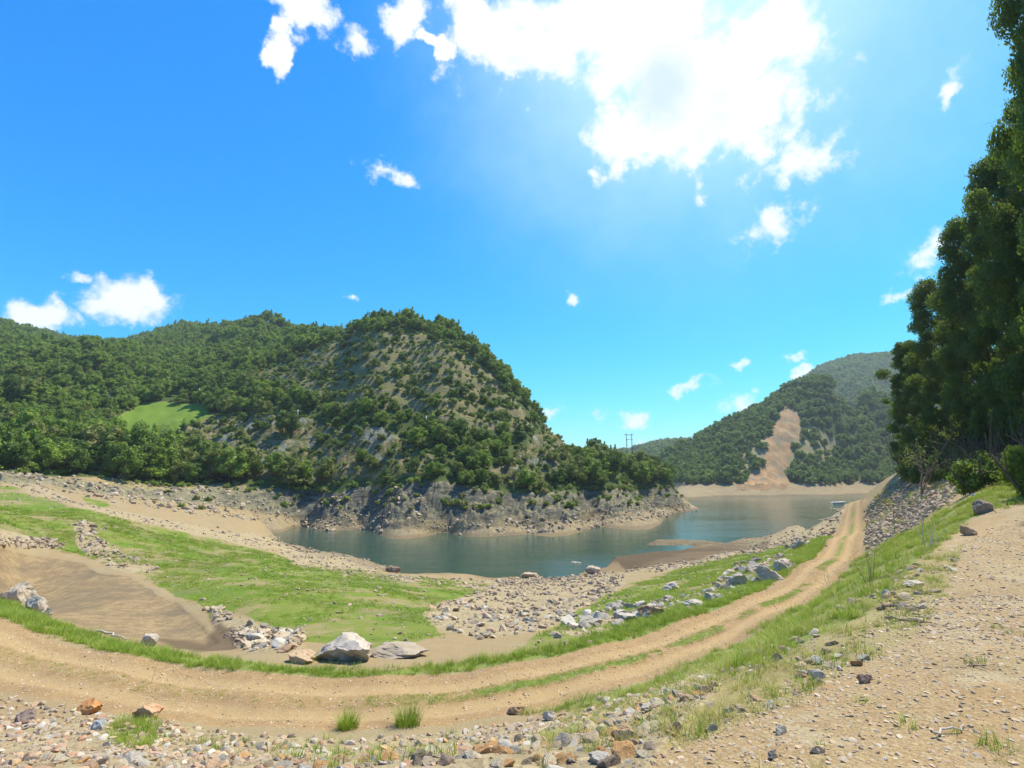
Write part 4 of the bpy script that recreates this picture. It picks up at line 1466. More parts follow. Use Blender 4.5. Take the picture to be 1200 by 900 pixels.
TALL = [  # px and py of the tree top, distance, width factor, label
    (1058, 398, 57, .62, 'leftmost tall tree at the dark wood edge above the embankment'),
    (1092, 325, 50, .78, 'tall tree behind the bare shrub, second in the wood edge'),
    (1128, 255, 44, .80, 'tall tree third along the edge of the dark wood'),
    (1160, 185, 38, .80, 'tall tree fourth along the edge of the dark wood, over the shaded ledge'),
    (1194, 105, 33, .80, 'tall dark tree cut by the right border of the picture'),
    (1222, 20, 28, .80, 'tall tree just beyond the right border'),
    (1186, -120, 23, .58, 'slender tree whose top leans in at the upper right corner'),
    (1118, 330, 60, .85, 'tree in the second row behind the wood edge'),
    (1160, 250, 53, .9, 'tree in the second row of the dark wood, fuller crown'),
    (1210, 180, 46, .9, 'second row tree hidden low by the front trees'),
    (1290, 100, 40, .9, 'second row tree beyond the right border'),
    (1400, 100, 30, .9, 'tall tree further along the wood to the right'),
    (1072, 410, 66, .7, 'rear tree at the far tip of the dark wood'),
    (1480, 60, 24, .9, 'last tall tree of the wood beside the camera'),
]
for i, (tpx, tpy, ty, wf, lb) in enumerate(TALL):
    tx, _, th = at_y(tpx, tpy, ty)
    tz = float(height(np.array([tx]), np.array([ty]))[0])
    o = bpy.data.objects.new('tall_tree', None); COL.objects.link(o)
    o.location = (tx, ty, tz - 0.3)
    o.rotation_euler = (0, 0, i * 1.9)
    ztop = th - tz + 0.3
    o.scale = (wf, wf, ztop / 20.0)
    tag(o, lb, 'tree', 'tall trees of the dark wood beside the gravel')
    for me, pn in ((NT_C[i % 4], 'crown'), (NT_T[i % 4], 'trunk')):
        c = bpy.data.objects.new(pn, me); COL.objects.link(c); c.parent = o
# skirt of undergrowth below them
bx, by = jgrid(18, 60, 16, 66, 1.3, rs)
bz = height(bx, by)
bpx, bpy_ = project(bx, by, bz)
k_ = (bx > 0.735 * by + 1.5) & (bx - 0.9 * by < 16) & (bpx > 1040) & (bz > -0.9)
k_ &= rs.random(len(bx)) < 0.75
scatter('wood_undergrowth', np.stack([bx[k_], by[k_], bz[k_] - .1], 1), rnd_rot(k_.sum()), scl_of(0.7 + 0.9 * rs.random(k_.sum()), .2), rs.integers(0, 3, k_.sum()),
        [two_mat('wood_bush', crown_mesh('bush', 860 + q, round_lobes(860 + q, 0.8, 1.1, 7, -0.1), 1500, 0.11, 0.6, 0.8), SHRt[0], M_LEAF_NEAR, M_BARK) for q in range(3)], 'dark undergrowth at the foot of the tall trees', 'undergrowth')

# ------------------------------------------------------------------ stones
RK = [rock_mesh('stone', 500 + k, *[(1, .8, .55), (1, .7, .5), (.9, .9, .6), (1, .6, .35), (1, .85, .7), (1, .75, .4), (.8, .7, .6), (1, .9, .45)][k], cuts=8 + k % 4, sub=3, rough=0.035) for k in range(8)]
RKs = [rock_mesh('pebble', 540 + k, 1, .8, .6, cuts=8, sub=2, rough=0.03) for k in range(5)]


def on_px(px_, py_):
    p = hit([(px_, py_)], rmin=1.6)[0]
    return p[0], p[1], float(height(np.array([p[0]]), np.array([p[1]]))[0])


BOULD = [  # px, py of the base, width px, height px, colour a, colour b, label
    (398, 777, 78, 37, (.46, .42, .36), (.57, .52, .46), 'large pale grey boulder at the outer edge of the track bend'),
    (350, 779, 32, 13, (.52, .38, .24), (.60, .47, .32), 'rounded tan stone just left of the large grey boulder'),
    (470, 774, 72, 10, (.36, .31, .24), (.46, .40, .32), 'long flat grey slab half sunk in grass right of the large boulder'),
    (8, 708, 36, 24, (.42, .37, .31), (.55, .48, .40), 'rounded boulder in the grass cut by the left border'),
    (37, 718, 23, 21, (.48, .44, .38), (.58, .53, .46), 'rounded boulder second from the left border beside the dried pond'),
    (54, 720, 9, 10, (.50, .48, .44), (.60, .57, .52), 'small pale stone beside the rounded boulders at the pond edge'),
    (172, 754, 24, 14, (.46, .43, .38), (.58, .54, .48), 'pale round stone in the verge below the dried pond'),
    (763, 727, 32, 20, (.34, .20, .12), (.48, .34, .22), 'reddish brown boulder on the grass verge right of the rubble'),
    (733, 733, 26, 11, (.42, .41, .37), (.54, .51, .45), 'grey slab left of the reddish brown boulder'),
    (789, 692, 20, 9, (.52, .48, .42), (.62, .58, .50), 'flat pale block alone on the bright green meadow'),
    (944, 641, 26, 11, (.56, .48, .38), (.66, .58, .48), 'pale sandy boulder on the grass beside the far stretch of track'),
    (868, 692, 24, 18, (.44, .42, .38), (.56, .52, .46), 'upright grey block at the near end of the slab heap'),
    (905, 683, 34, 20, (.44, .40, .34), (.56, .51, .44), 'broad grey slab in the middle of the slab heap'),
    (921, 670, 22, 14, (.50, .45, .38), (.60, .54, .46), 'pale slab at the far end of the slab heap'),
    (884, 672, 20, 12, (.42, .38, .32), (.54, .48, .40), 'tilted slab at the back of the slab heap'),
    (815, 713, 34, 9, (.44, .42, .38), (.56, .52, .46), 'low grey slab between the reddish boulder and the slab heap'),
    (840, 705, 22, 8, (.48, .44, .38), (.58, .53, .46), 'flat stone at the edge of the grass before the slab heap'),
    (1157, 601, 22, 17, (.20, .17, .14), (.34, .29, .24), 'dark angular boulder on the grass near the dark wood'),
    (1138, 627, 16, 13, (.38, .27, .18), (.50, .38, .27), 'round brown boulder on the grass below the dark angular one'),
    (461, 670, 20, 8, (.30, .22, .16), (.42, .32, .24), 'dark brown boulder alone on the near shore'),
    (622, 680, 22, 9, (.48, .38, .28), (.58, .47, .36), 'tan boulder on the shore left of the stones in the water'),
    (675, 667, 20, 9, (.46, .40, .32), (.56, .49, .40), 'oblong boulder standing in the shallow water'),
    (695, 674, 18, 11, (.50, .42, .33), (.62, .53, .43), 'pale boulder at the water edge right of the oblong one'),
    (736, 869, 32, 23, (.44, .30, .18), (.54, .40, .26), 'square tan block set among the stones at the lower middle'),
    (99, 838, 27, 14, (.50, .24, .09), (.62, .34, .14), 'bright orange wedge stone in the stony strip at lower left'),
    (166, 846, 32, 17, (.54, .33, .20), (.62, .43, .29), 'large pinkish orange stone behind the weeds at lower left'),
    (110, 862, 18, 14, (.30, .34, .36), (.42, .46, .47), 'blue grey wedge stone near the orange wedge stone'),
    (25, 848, 26, 16, (.26, .19, .16), (.36, .28, .24), 'dark brown stone in the stony strip near the left border'),
    (645, 848, 16, 11, (.44, .46, .46), (.60, .62, .62), 'white and blue grey stone at the inner edge of the track'),
    (605, 837, 20, 9, (.28, .19, .12), (.42, .30, .20), 'dark brown stone at the inner edge of the track'),
    (733, 340 + 352, 1, 1, None, None, None),
    (1076, 689, 20, 6, (.52, .48, .42), (.60, .56, .50), 'flat pale stone on the gravel above the fallen branches'),
    (1041, 702, 12, 10, (.50, .48, .44), (.60, .58, .52), 'small pale block in the grass left of the flat pale stone'),
    (1016, 803, 15, 10, (.30, .20, .15), (.40, .28, .21), 'round brown stone in the gravel at lower right'),
    (917, 862, 15, 13, (.56, .50, .38), (.68, .62, .48), 'cream coloured stone in the gravel at bottom'),
    (909, 892, 16, 11, (.30, .24, .19), (.40, .33, .27), 'dark brown stone below the cream coloured one'),
    (960, 885, 17, 8, (.54, .38, .24), (.64, .48, .32), 'orange tan oval stone right of the cream coloured one'),
]
for i, (bpx_, bpy2, bw, bh, ca, cb, lb) in enumerate(BOULD):
    if lb is None: continue
    X_, Y_, Z_ = on_px(bpx_, bpy2 - 1)
    dd = math.hypot(Y_, 0) * 1.0
    fw = (Y_ * CP + Z_ * SP)
    wid = bw / 600 * fw; hei = bh / 600 * fw
    me = rock_mesh('boulder', 700 + i * 3, wid * 0.54, wid * 0.42, hei * 0.68, cuts=14, sub=5, rough=0.045)
    ca = tuple(v * f for v, f in zip(ca, (.88, .82, .74))); cb = tuple(v * f for v, f in zip(cb, (.88, .82, .74)))
    me.materials.append(one_stone('boulder_stone', ca, cb, 0.02 * wid + 0.004))
    o = link('boulder' if wid > 0.35 else 'stone', me, None, None, (X_, Y_ + wid * 0.3, Z_ + hei * 0.22), (0, 0, (i * 0.37) % 0.5 - 0.25))
    tag(o, lb, 'boulder' if wid > 0.35 else 'stone')


def px_scatter(polys, n, rng, lim=2.3):
    """ground points spread evenly over the real area of picture outlines"""
    outx, outy = [], []
    for poly in polys:
        P = hit(poly, rmin=1.6)
        P = P[P[:, 1] > 0.3]
        dq = np.hypot(P[:, 0], P[:, 1]); P = P[dq < lim * np.median(dq)]
        x0, x1, y0, y1 = P[:, 0].min(), P[:, 0].max(), P[:, 1].min(), P[:, 1].max()
        m = int(n * 6)
        xs = x0 + rng.random(m) * (x1 - x0); ys = y0 + rng.random(m) * (y1 - y0)
        zs = base_h(xs, ys)
        a, b = project(xs, ys, zs)
        k = poly_sd(poly, a + rng.normal(size=m) * 2, b + rng.normal(size=m) * 1.2) > 0
        xs, ys = xs[k][:n], ys[k][:n]
        outx.append(xs); outy.append(ys)
    return np.concatenate(outx), np.concatenate(outy)


r2 = np.random.default_rng(77)
STONE_MARKS = [(408, 840, 'the first bright grass clump'), (478, 838, 'the second bright grass clump'), (97, 830, 'the orange wedge stone'), (155, 862, 'the yellow green weeds'), (736, 860, 'the square tan block'),
               (645, 845, 'the white and blue grey stone'), (0, 880, 'the lower left corner'), (600, 880, 'the long grey branch'), (166, 836, 'the large pinkish orange stone'), (110, 858, 'the blue grey wedge stone'),
               (772, 812, 'the teal plastic scrap'), (605, 834, 'the dark brown stone by the track'), (25, 842, 'the dark brown stone by the border'), (528, 866, 'the small grey green weed'), (300, 890, 'the bare gap in the strip'),
               (840, 860, 'the thin grass on the gravel'), (440, 895, 'the bottom edge under the grass clumps')]
ROCK_MARKS = [(398, 763, 'the large pale grey boulder'), (470, 766, 'the long flat grey slab'), (762, 717, 'the reddish brown boulder'), (789, 688, 'the flat pale block on the grass'), (944, 635, 'the pale sandy boulder'),
              (868, 685, 'the upright grey block'), (905, 676, 'the broad grey slab'), (921, 664, 'the far pale slab'), (815, 709, 'the low grey slab'), (461, 668, 'the dark brown shore boulder'), (622, 677, 'the tan shore boulder'),
              (675, 664, 'the oblong boulder in the water'), (695, 669, 'the pale boulder at the water edge'), (245, 745, 'the right end of the dried pond'), (172, 748, 'the pale round stone'), (22, 704, 'the rounded boulders by the border'),
              (340, 642, 'the tip of the lake'), (60, 640, 'the far rim of the dried pond'), (120, 655, 'the bend in the pond rim'), (733, 728, 'the slab beside the reddish boulder'), (600, 720, 'the middle of the rubble field'),
              (350, 775, 'the rounded tan stone'), (100, 590, 'the stony band on the far meadow')]
# stony strip below the camera
sx, sy = px_scatter(P_STONES, 9000, r2)
sx2, sy2 = px_scatter(P_THIN[:1], 2200, r2)
kc = fbm(sx2, sy2, 1.3, 3, 331) > -.05
sx, sy = np.r_[sx, sx2[kc]], np.r_[sy, sy2[kc]]
s_size = 0.013 + 0.090 * r2.random(len(sx)) ** 4.4
sz_, SM = height(sx, sy, True)
ok = (SM['road'] < 0.3)
sx, sy, sz_, s_size = sx[ok], sy[ok], sz_[ok], s_size[ok]
order = np.argsort(-s_size / np.hypot(sx, sy))
a_, b_ = project(sx, sy, sz_)
seen = (a_ > -5) & (a_ < 1205) & (b_ < 905)
first = [i for i in order if seen[i]][:290]
for mm in RK: mm.materials.append(M_STONE_WARM)
for i in first:
    k = int(r2.integers(0, 8))
    s = float(s_size[i])
    o = bpy.data.objects.new('stone', RK[k]); COL.objects.link(o)
    o.location = (sx[i], sy[i], sz_[i] + s * 0.06)
    o.rotation_euler = (r2.normal() * .35, r2.normal() * .35, r2.random() * 6.28)
    o.scale = (s, s, s)
    if a_[i] < 350: gp = 'stones of the strip at lower left'
    elif a_[i] < 620: gp = 'stones of the strip below the bend'
    else: gp = 'stones of the strip by the gravel'
    tone = str(r2.choice(list(S_TONES), p=[.19, .16, .08, .1, .25, .13, .09]))
    use_mat(o, S_TONES[tone])
    tag(o, ('flat ' if k in (3, 5, 7) else 'blocky ') + tone + ' stone ' + beside(a_[i], b_[i], STONE_MARKS), 'stone', gp)
rest = np.ones(len(sx), bool); rest[first] = False
pw = [proto('loose', m.copy(), M_STONE_WARM) for m in RKs]
n = rest.sum()
scatter('loose_stones', np.stack([sx[rest], sy[rest], sz_[rest] + s_size[rest] * .02], 1), rnd_rot(n, .5), scl_of(s_size[rest], .15), r2.integers(0, 5, n), pw,
        'small broken stones filling the strip below the track', 'stones')

pg = [proto('grit', m.copy(), M_GRIT) for m in RKs]
for p_ in pg:
    p_.data.materials.clear(); p_.data.materials.append(M_GRIT)
# gravel over the flat ground at right and on the track
P_BENCH = [[(700, 960), (760, 880), (850, 830), (940, 790), (1010, 740), (1060, 690), (1120, 640), (1200, 600), (1260, 600), (1300, 960)]]
gx_, gy_ = px_scatter(P_BENCH, 16000, r2, 12)
near_w = np.hypot(gx_, gy_)
g2x = r2.uniform(-1.5, 9, 48000); g2y = r2.uniform(1.8, 7.5, 48000)
q_ = poly_sd(P_BENCH[0], *project(g2x, g2y, base_h(g2x, g2y))) > 0
gx_, gy_ = np.r_[gx_, g2x[q_]], np.r_[gy_, g2y[q_]]
gs = 0.003 + 0.024 * r2.random(len(gx_)) ** 7
big = np.hypot(gx_, gy_) > 7
gs = np.where(big, gs * 1.4, gs)
gz = height(gx_, gy_)
n = len(gx_)
scatter('gravel', np.stack([gx_, gy_, gz], 1), rnd_rot(n, .3), scl_of(gs, .15) * np.array([1, 1, .7]), r2.integers(0, 5, n), pg, 'small pebbles over the gravel ground', 'gravel')
P_ROAD = [[(x_, y_) for x_, y_ in FAR_EDGE] + [(x_, y_) for x_, y_ in NEAR_EDGE[::-1]]]
gx_, gy_ = px_scatter(P_ROAD, 20000, r2)
gs = 0.008 + 0.028 * r2.random(len(gx_)) ** 5
n = len(gx_)
scatter('track_gravel', np.stack([gx_, gy_, height(gx_, gy_)], 1), rnd_rot(n, .4), scl_of(gs, .15), r2.integers(0, 5, n), pg, 'pebbles lying on the dirt track', 'gravel')

# rubble fields
pt = [proto('rubble_piece', m.copy(), M_STONE_TAN) for m in RKs]
for p_ in pt:
    p_.data.materials.clear(); p_.data.materials.append(M_STONE_TAN)
RB = [m.copy() for m in RK]
for m_ in RB:
    m_.materials.clear(); m_.materials.append(M_STONE_TAN)
sets = [(P_RUBBLE[0], 2600, .05, .30, 'rock in the rubble field between the meadow and the water', 'rocks of the middle rubble field'),
        (P_RUBBLE[1], 500, .08, .34, 'pale rock in the rubble line above the dried pond', 'rocks above the dried pond'),
        (P_RUBBLE[2], 420, .08, .34, 'pale rock in the rubble tongue beside the dried pond', 'rocks beside the dried pond'),
        (P_RUBBLE[3], 420, .06, .30, 'rock in the heap at the right end of the dried pond', 'rocks at the end of the pond'),
        (P_RUBBLE[4], 700, .08, .30, 'rock in the mound on the near shore at left', 'rocks of the shore mound'),
        (P_RUBBLE[5], 1500, .05, .28, 'rock along the near water edge', 'rocks of the near water edge'),
        (P_RUBBLE[6], 1300, .08, .34, 'rock in the stony band across the left meadow', 'rocks of the left band'),
        (P_RUBBLE[7], 900, .06, .42, 'grey slab in the line of slabs beside the track', 'slabs beside the track'),
        (P_RUBBLE[8], 1100, .08, .34, 'rock on the right shore beside the bright meadow', 'rocks of the right shore'),
        (P_RUBBLE[9], 1500, .07, .34, 'rock on the bank below the end of the track', 'rocks of the bank under the track end')]
RX, RY, RS, RG = [], [], [], []
for j, (pl, n_, lo, hi, lb, gp) in enumerate(sets):
    a, b = px_scatter([pl], n_, r2)
    RX.append(a); RY.append(b); RS.append(lo + (hi - lo) * r2.random(len(a)) ** 3.0); RG.append(np.full(len(a), j))
RX, RY, RS, RG = map(np.concatenate, (RX, RY, RS, RG))
RZ, RM = height(RX, RY, True)
ok = (RM['road'] < .2) & (RZ > WL - .2)
RX, RY, RS, RG, RZ = RX[ok], RY[ok], RS[ok], RG[ok], RZ[ok]
# keep clumps, leave bare silt between
cl = fbm(RX, RY, 2.6, 3, 301) + 0.6 * fbm(RX, RY, 9, 2, 303)
ok = cl > -0.18 + 0.35 * (r2.random(len(RX)) - .5)
RX, RY, RS, RG, RZ = RX[ok], RY[ok], RS[ok], RG[ok], RZ[ok]
order = np.argsort(-RS / np.hypot(RX, RY))[:280]
for i in order:
    s = float(RS[i]); k = int(r2.integers(0, 8))
    o = bpy.data.objects.new('rock', RB[k]); COL.objects.link(o)
    o.location = (RX[i], RY[i], RZ[i] + s * .2)
    o.rotation_euler = (r2.normal() * .4, r2.normal() * .4, r2.random() * 6.28)
    o.scale = (s, s, s)
    tone = str(r2.choice(['tan', 'grey', 'pale', 'pinkish', 'cream'], p=[.35, .2, .2, .15, .1] if RG[i] != 7 else [.1, .5, .3, 0, .1]))
    use_mat(o, S_TONES[tone])
    q0, q1 = project(RX[i], RY[i], RZ[i])
    tag(o, ('flat ' if k in (3, 5, 7) else 'blocky ') + tone + ' rock ' + beside(float(q0), float(q1), ROCK_MARKS), 'rock', sets[int(RG[i])][5])
rest = np.ones(len(RX), bool); rest[order] = False
n = rest.sum()
scatter('rubble', np.stack([RX[rest], RY[rest], RZ[rest] + RS[rest] * .1], 1), rnd_rot(n, .5), scl_of(RS[rest], .2), r2.integers(0, 5, n), pt, 'rubble strewn over the dry lake bed', 'rubble')
# embankment rubble
ex, ey = px_scatter(P_EMB, 8000, r2)
es = 0.05 + .20 * r2.random(len(ex)) ** 3
n = len(ex)
scatter('embankment_rubble', np.stack([ex, ey, height(ex, ey) + es * .1], 1), rnd_rot(n, .5), scl_of(es, .2), r2.integers(0, 5, n), pt, 'broken rock covering the embankment slope', 'rubble')
# far strand: blocks fallen from the shore cliff, pale stones over the meadow
P_STRAND = [(330, 603), (400, 608), (517, 614), (600, 610), (683, 602), (760, 592), (800, 590), (824, 600), (760, 610), (683, 620), (600, 627), (517, 632), (430, 630), (350, 624)]
fx_, fy_ = px_scatter([P_STRAND], 3600, r2)
fs_ = 0.08 + .60 * r2.random(len(fx_)) ** 5
f2x, f2y = px_scatter(P_GRASS[:2], 900, r2)
f2s = 0.05 + .15 * r2.random(len(f2x)) ** 3
f3x, f3y = px_scatter([[(0, 548), (330, 578), (500, 575), (500, 612), (350, 618), (200, 598), (60, 575), (0, 560)]], 2200, r2)
f3s = 0.08 + .55 * r2.random(len(f3x)) ** 4
fx_, fy_, fs_ = np.r_[fx_, f2x, f3x], np.r_[fy_, f2y, f3y], np.r_[fs_, f2s, f3s]
fz_ = height(fx_, fy_)
ok = fz_ > WL - .12
fx_, fy_, fs_, fz_ = fx_[ok], fy_[ok], fs_[ok], fz_[ok]
n = len(fx_)
scatter('strand_stones', np.stack([fx_, fy_, fz_ + fs_ * .1], 1), rnd_rot(n, .5), scl_of(fs_, .2), r2.integers(0, 5, n), pt, 'pale stones scattered over the meadow and the far strand', 'stones')

# ------------------------------------------------------------------ grass
TF = [proto('tuft', tuft_mesh('tuft', 600 + k, 26, 0.16, 0.09, 0.0045, 0.7), M_GRASS) for k in range(4)]
TS = [proto('short_tuft', tuft_mesh('short_tuft', 620 + k, 30, 0.07, 0.16, 0.006, 0.9, 2), M_GRASS) for k in range(3)]
TD = [proto('dry_tuft', tuft_mesh('dry_tuft', 640 + k, 20, 0.17, 0.08, 0.0035, 0.9), M_GRASS_DRY) for k in range(3)]


def grass_on(name, polys, n, protos, smin, smax, label, clump=1.5, thr=-0.2, keep_road=False, maxd=70, maskk=None):
    ax, ay = px_scatter(polys, n, r2)
    az, AM = height(ax, ay, True)
    ok = (np.hypot(ax, ay) < maxd) & (az > WL + .1)
    if not keep_road: ok &= AM['road'] < .35
    ok &= fbm(ax, ay, clump, 3, 401) > thr + .4 * (r2.random(len(ax)) - .5)
    ax, ay, az = ax[ok], ay[ok], az[ok]
    n_ = len(ax)
    s = smin + (smax - smin) * r2.random(n_) ** 1.5
    s = s * (1 + np.clip(np.hypot(ax, ay) - 15, 0, 40) / 50)
    scatter(name, np.stack([ax, ay, az], 1), rnd_rot(n_, .12), scl_of(s, .15), r2.integers(0, len(protos), n_), protos, label, 'grass')


grass_on('verge_grass', [P_VERGE[0]], 16000, TF, .7, 1.6, 'bright green grass along the outer edge of the track', 1.2, -.25)
grass_on('slope_grass', [P_VERGE[1]], 11000, TF + TD[:1], .5, 1.3, 'green grass on the slope between track and gravel', 1.4, .02)
grass_on('meadow_grass', P_GRASS[:2], 24000, TS, .8, 1.6, 'short green grass of the meadow', 4.0, .0)
grass_on('thin_grass', P_THIN[:1], 3000, TD + TF[:1], .4, 1.0, 'thin dry grass between the stones', 1.0, -.05)
grass_on('embankment_weeds', P_EMB, 900, TF + TD, 1.0, 2.2, 'weeds growing on the embankment rubble', 2.5, .15)
grass_on('bench_weeds', P_BENCH, 1500, TF + TD, .3, .8, 'sparse weeds on the gravel ground', 1.2, .30)
grass_on('strip_weeds', P_THIN[1:2] + [[(120, 840), (185, 845), (180, 880), (130, 880)]], 700, TF + TD[:1], .5, 1.1, 'weeds growing among the stones at the bottom', 0.6, .12)
# grassy crown of the track
tpts = []
ax, ay = px_scatter(P_ROAD, 30000, r2)
sr_, tr_ = road_info(ax, ay)
apx, _ = project(ax, ay, base_h(ax, ay))
gap = fbm(ax, ay, 5, 2, 123) + fbm(ax, ay, 1.2, 3, 124)
ok = (np.abs(tr_ - .5) < .09) & (gap > -.15) & (r2.random(len(ax)) < np.where(apx > 430, .9, .22))
ax, ay = ax[ok], ay[ok]
n = len(ax)
scatter('crown_grass', np.stack([ax, ay, height(ax, ay)], 1), rnd_rot(n, .1), scl_of(.3 + .4 * r2.random(n), .15), r2.integers(0, 3, n), TS, 'low grass between the wheel tracks', 'grass')


def clump(px_, py_, h, spread, n, label, seed, mat=None, width=.005, name='grass_clump'):
    X_, Y_, Z_ = on_px(px_, py_)
    me = tuft_mesh('clump', seed, n, h, spread, width, .55, 4)
    me.materials.append(mat or M_GRASS)
    o = link(name, me, None, None, (X_, Y_, Z_))
    tag(o, label, 'grass clump')


clump(408, 851, .42, .20, 330, 'bright grass clump at the inner edge of the track, left of the pair', 801)
clump(478, 848, .44, .24, 420, 'bright grass clump at the inner edge of the track, right of the pair', 802)
clump(372, 772, .30, .25, 120, 'green tuft of grass between the tan stone and the grey boulder', 803)
clump(155, 866, .26, .30, 160, 'yellow green weeds in the stones at lower left', 804, M_GRASS)
clump(528, 868, .20, .10, 60, 'small grey green weed in the stones below the bend', 805)

# ------------------------------------------------------------------ dead wood, stalks, bare shrubs
def bare(name, px_, py_, h, r, depth, n, seed, label, cat, mat, fan=.6, leaves=0):
    X_, Y_, Z_ = on_px(px_, py_)
    rg_ = np.random.default_rng(seed)
    o = bpy.data.objects.new(name, None); COL.objects.link(o); o.location = (X_, Y_, Z_)
    tag(o, label, cat)
    V_, F_, tips = [], [], []
    for q in range(n):
        branching(rg_, Vector((rg_.normal() * r, rg_.normal() * r, -.05)), Vector((rg_.normal() * fan, rg_.normal() * fan, 1)).normalized(), h * (.7 + .4 * rg_.random()), r, depth, V_, F_, tips, .3)
    link('branches', mesh_from_lists('branches', V_, F_), mat, o)
    if leaves:
        T = np.array([t[:] for t in tips]); T = T[T[:, 2] > h * .75]
        if len(T):
            c = T[rg_.integers(0, len(T), leaves)] + rg_.normal(size=(leaves, 3)) * h * .05
            nr = rg_.normal(size=(leaves, 3)); nr /= np.linalg.norm(nr, axis=1)[:, None]
            vv = leaf_quads(c, nr, np.full(leaves, .12), rg_)
            link('leaves', np_mesh('leaves', vv, np.arange(4 * leaves).reshape(-1, 4), None, False), M_UNDER, o)
    return o


bare('bare_shrub', 1079, 585, 3.0, .07, 3, 3, 31, 'bare grey branched shrub on the embankment, a few leaves on top', 'shrub', M_TWIG, .5, 500)
bare('bare_shrub', 1185, 566, 1.0, .01, 2, 5, 32, 'thin bare brush before the dark wood at the right border', 'shrub', M_PALE, .5)
bare('dry_twigs', 1020, 690, .75, .006, 2, 4, 33, 'dark upright dry twigs in the grass beside the track', 'twig', M_TWIG, .35)
bare('dry_twigs', 978, 700, .6, .004, 1, 3, 34, 'thin dry stalks standing at the inner edge of the track', 'twig', M_TWIG, .2)
bare('dry_twigs', 1085, 645, .8, .016, 2, 3, 35, 'pale dry brushwood lying on the grass slope', 'twig', M_PALE, 1.4)
bare('dry_weed', 176, 862, .35, .004, 0, 2, 36, 'dark seeded stalk among the weeds at lower left', 'weed', M_TWIG, .1)
bare('dry_weed', 77, 832, .25, .005, 0, 1, 37, 'single dark seed stalk in the stones at lower left', 'weed', M_TWIG, .1)
bare('pale_stalk', 177, 798, .55, .006, 0, 1, 38, 'single pale stalk standing on the track at left', 'weed', M_PALE, .05)


def fallen(px0, py0, px1, py1, r, label, seed, mat, lift=.03, twigs=2):
    a = Vector(on_px(px0, py0)); b = Vector(on_px(px1, py1))
    rg_ = np.random.default_rng(seed)
    V_, F_ = [], []
    n_ = 7
    P_ = []
    for i in range(n_ + 1):
        p = a.lerp(b, i / n_)
        zt = float(height(np.array([p.x]), np.array([p.y]))[0])
        P_.append(Vector((p.x + rg_.normal() * r * 1.5, p.y + rg_.normal() * r * 1.5, zt + r + lift * rg_.random())))
    for i in range(n_):
        tube(V_, F_, P_[i], P_[i + 1], r * (1 - .09 * i), r * (1 - .09 * (i + 1)), 7)
        if i % 2 and twigs:
            dv = (b - a).normalized() + Vector(rg_.normal(size=3)) * .6; dv.z = abs(dv.z) * .3
            branching(rg_, P_[i], dv.normalized(), (b - a).length * .25, r * .4, 0, V_, F_, [], .3, 4, 0)
    me = mesh_from_lists('branch', V_, F_)
    tag(link('fallen_branch', me, mat), label, 'branch')


fallen(1028, 716, 1074, 714, .022, 'dark fallen branch lying on the gravel, upper of the pair', 51, M_TWIG)
fallen(1040, 727, 1095, 733, .016, 'thin brown fallen branch lying on the gravel, lower of the pair', 52, M_TWIG, twigs=0)
fallen(540, 886, 655, 868, .012, 'long grey branch lying over the stones at the bottom', 53, M_PALE)
fallen(622, 872, 650, 853, .012, 'short grey branch end sticking up by the white stone', 54, M_PALE, .1)
fallen(112, 737, 150, 748, .05, 'weathered log lying in the verge below the dried pond', 55, M_PALE, twigs=0)
fallen(1095, 865, 1130, 852, .008, 'pale stick lying on the gravel at lower right', 56, M_PALE, twigs=0)
fallen(1136, 778, 1158, 786, .007, 'dark curved twig lying on the gravel at right', 57, M_TWIG, twigs=0)

# ------------------------------------------------------------------ litter
def litter(px_, py_, s, col, label, seed, name):
    X_, Y_, Z_ = on_px(px_, py_)
    me = rock_mesh(name, seed, s, s * .7, s * .55, cuts=14, sub=3, rough=.14, sharp=False)
    m, g = new_mat(name)
    b = g.n('ShaderNodeBsdfPrincipled', {'Base Color': (*col, 1), 'Roughness': .4})
    g.n('ShaderNodeOutputMaterial', {'Surface': b.outputs[0]})
    tag(link(name, me, m, None, (X_, Y_, Z_ + s * .4), (.2, .1, .5)), label, 'litter')


litter(1141, 583, .13, (.02, .22, .75), 'crumpled bright blue plastic litter on the slope near the dark wood', 61, 'plastic_litter')
litter(942, 646, .16, (.75, .16, .05), 'small orange red litter in the grass below the pale sandy boulder', 62, 'plastic_litter')
litter(1117 - 745 + 400, 812, .05, (.05, .45, .38), 'small teal plastic scrap among the stones by the track', 63, 'plastic_litter')

# ------------------------------------------------------------------ poles and the boat
M_POLE = plain('pole_concrete', (.55, .53, .49), (.66, .64, .60), 3, .8)
M_STEEL = plain('dark_steel', (.10, .10, .11), (.16, .16, .17), 3, .6)


def cyl(name, p0, p1, r0, r1, mat, parent, n=10):
    V_, F_ = [], []
    tube(V_, F_, p0, p1, r0, r1, n)
    b = len(V_)
    F_.append(tuple(range(n - 1, -1, -1))); F_.append(tuple(range(n, 2 * n)))
    return link(name, mesh_from_lists(name, V_, F_, True), mat, parent)


def pole(px_, py_top, py_base, label):
    b_ = hit([(px_, py_base)])[0]
    p = at_y(px_, py_top, b_[1])
    zg = float(height(np.array([b_[0]]), np.array([b_[1]]))[0])
    p[0] = b_[0]
    o = bpy.data.objects.new('utility_pole', None); COL.objects.link(o); o.location = (p[0], p[1], zg)
    hh = p[2] - zg
    tag(o, label, 'pole')
    cyl('shaft', (0, 0, -.3), (0, 0, hh), .16, .11, M_POLE, o)
    cyl('crossarm', (-.8, 0, hh - .5), (.8, 0, hh - .5), .06, .06, M_POLE, o, 6)
    for k in (-.7, 0, .7):
        cyl('insulator', (k, 0, hh - .44), (k, 0, hh - .2), .05, .03, M_POLE, o, 6)


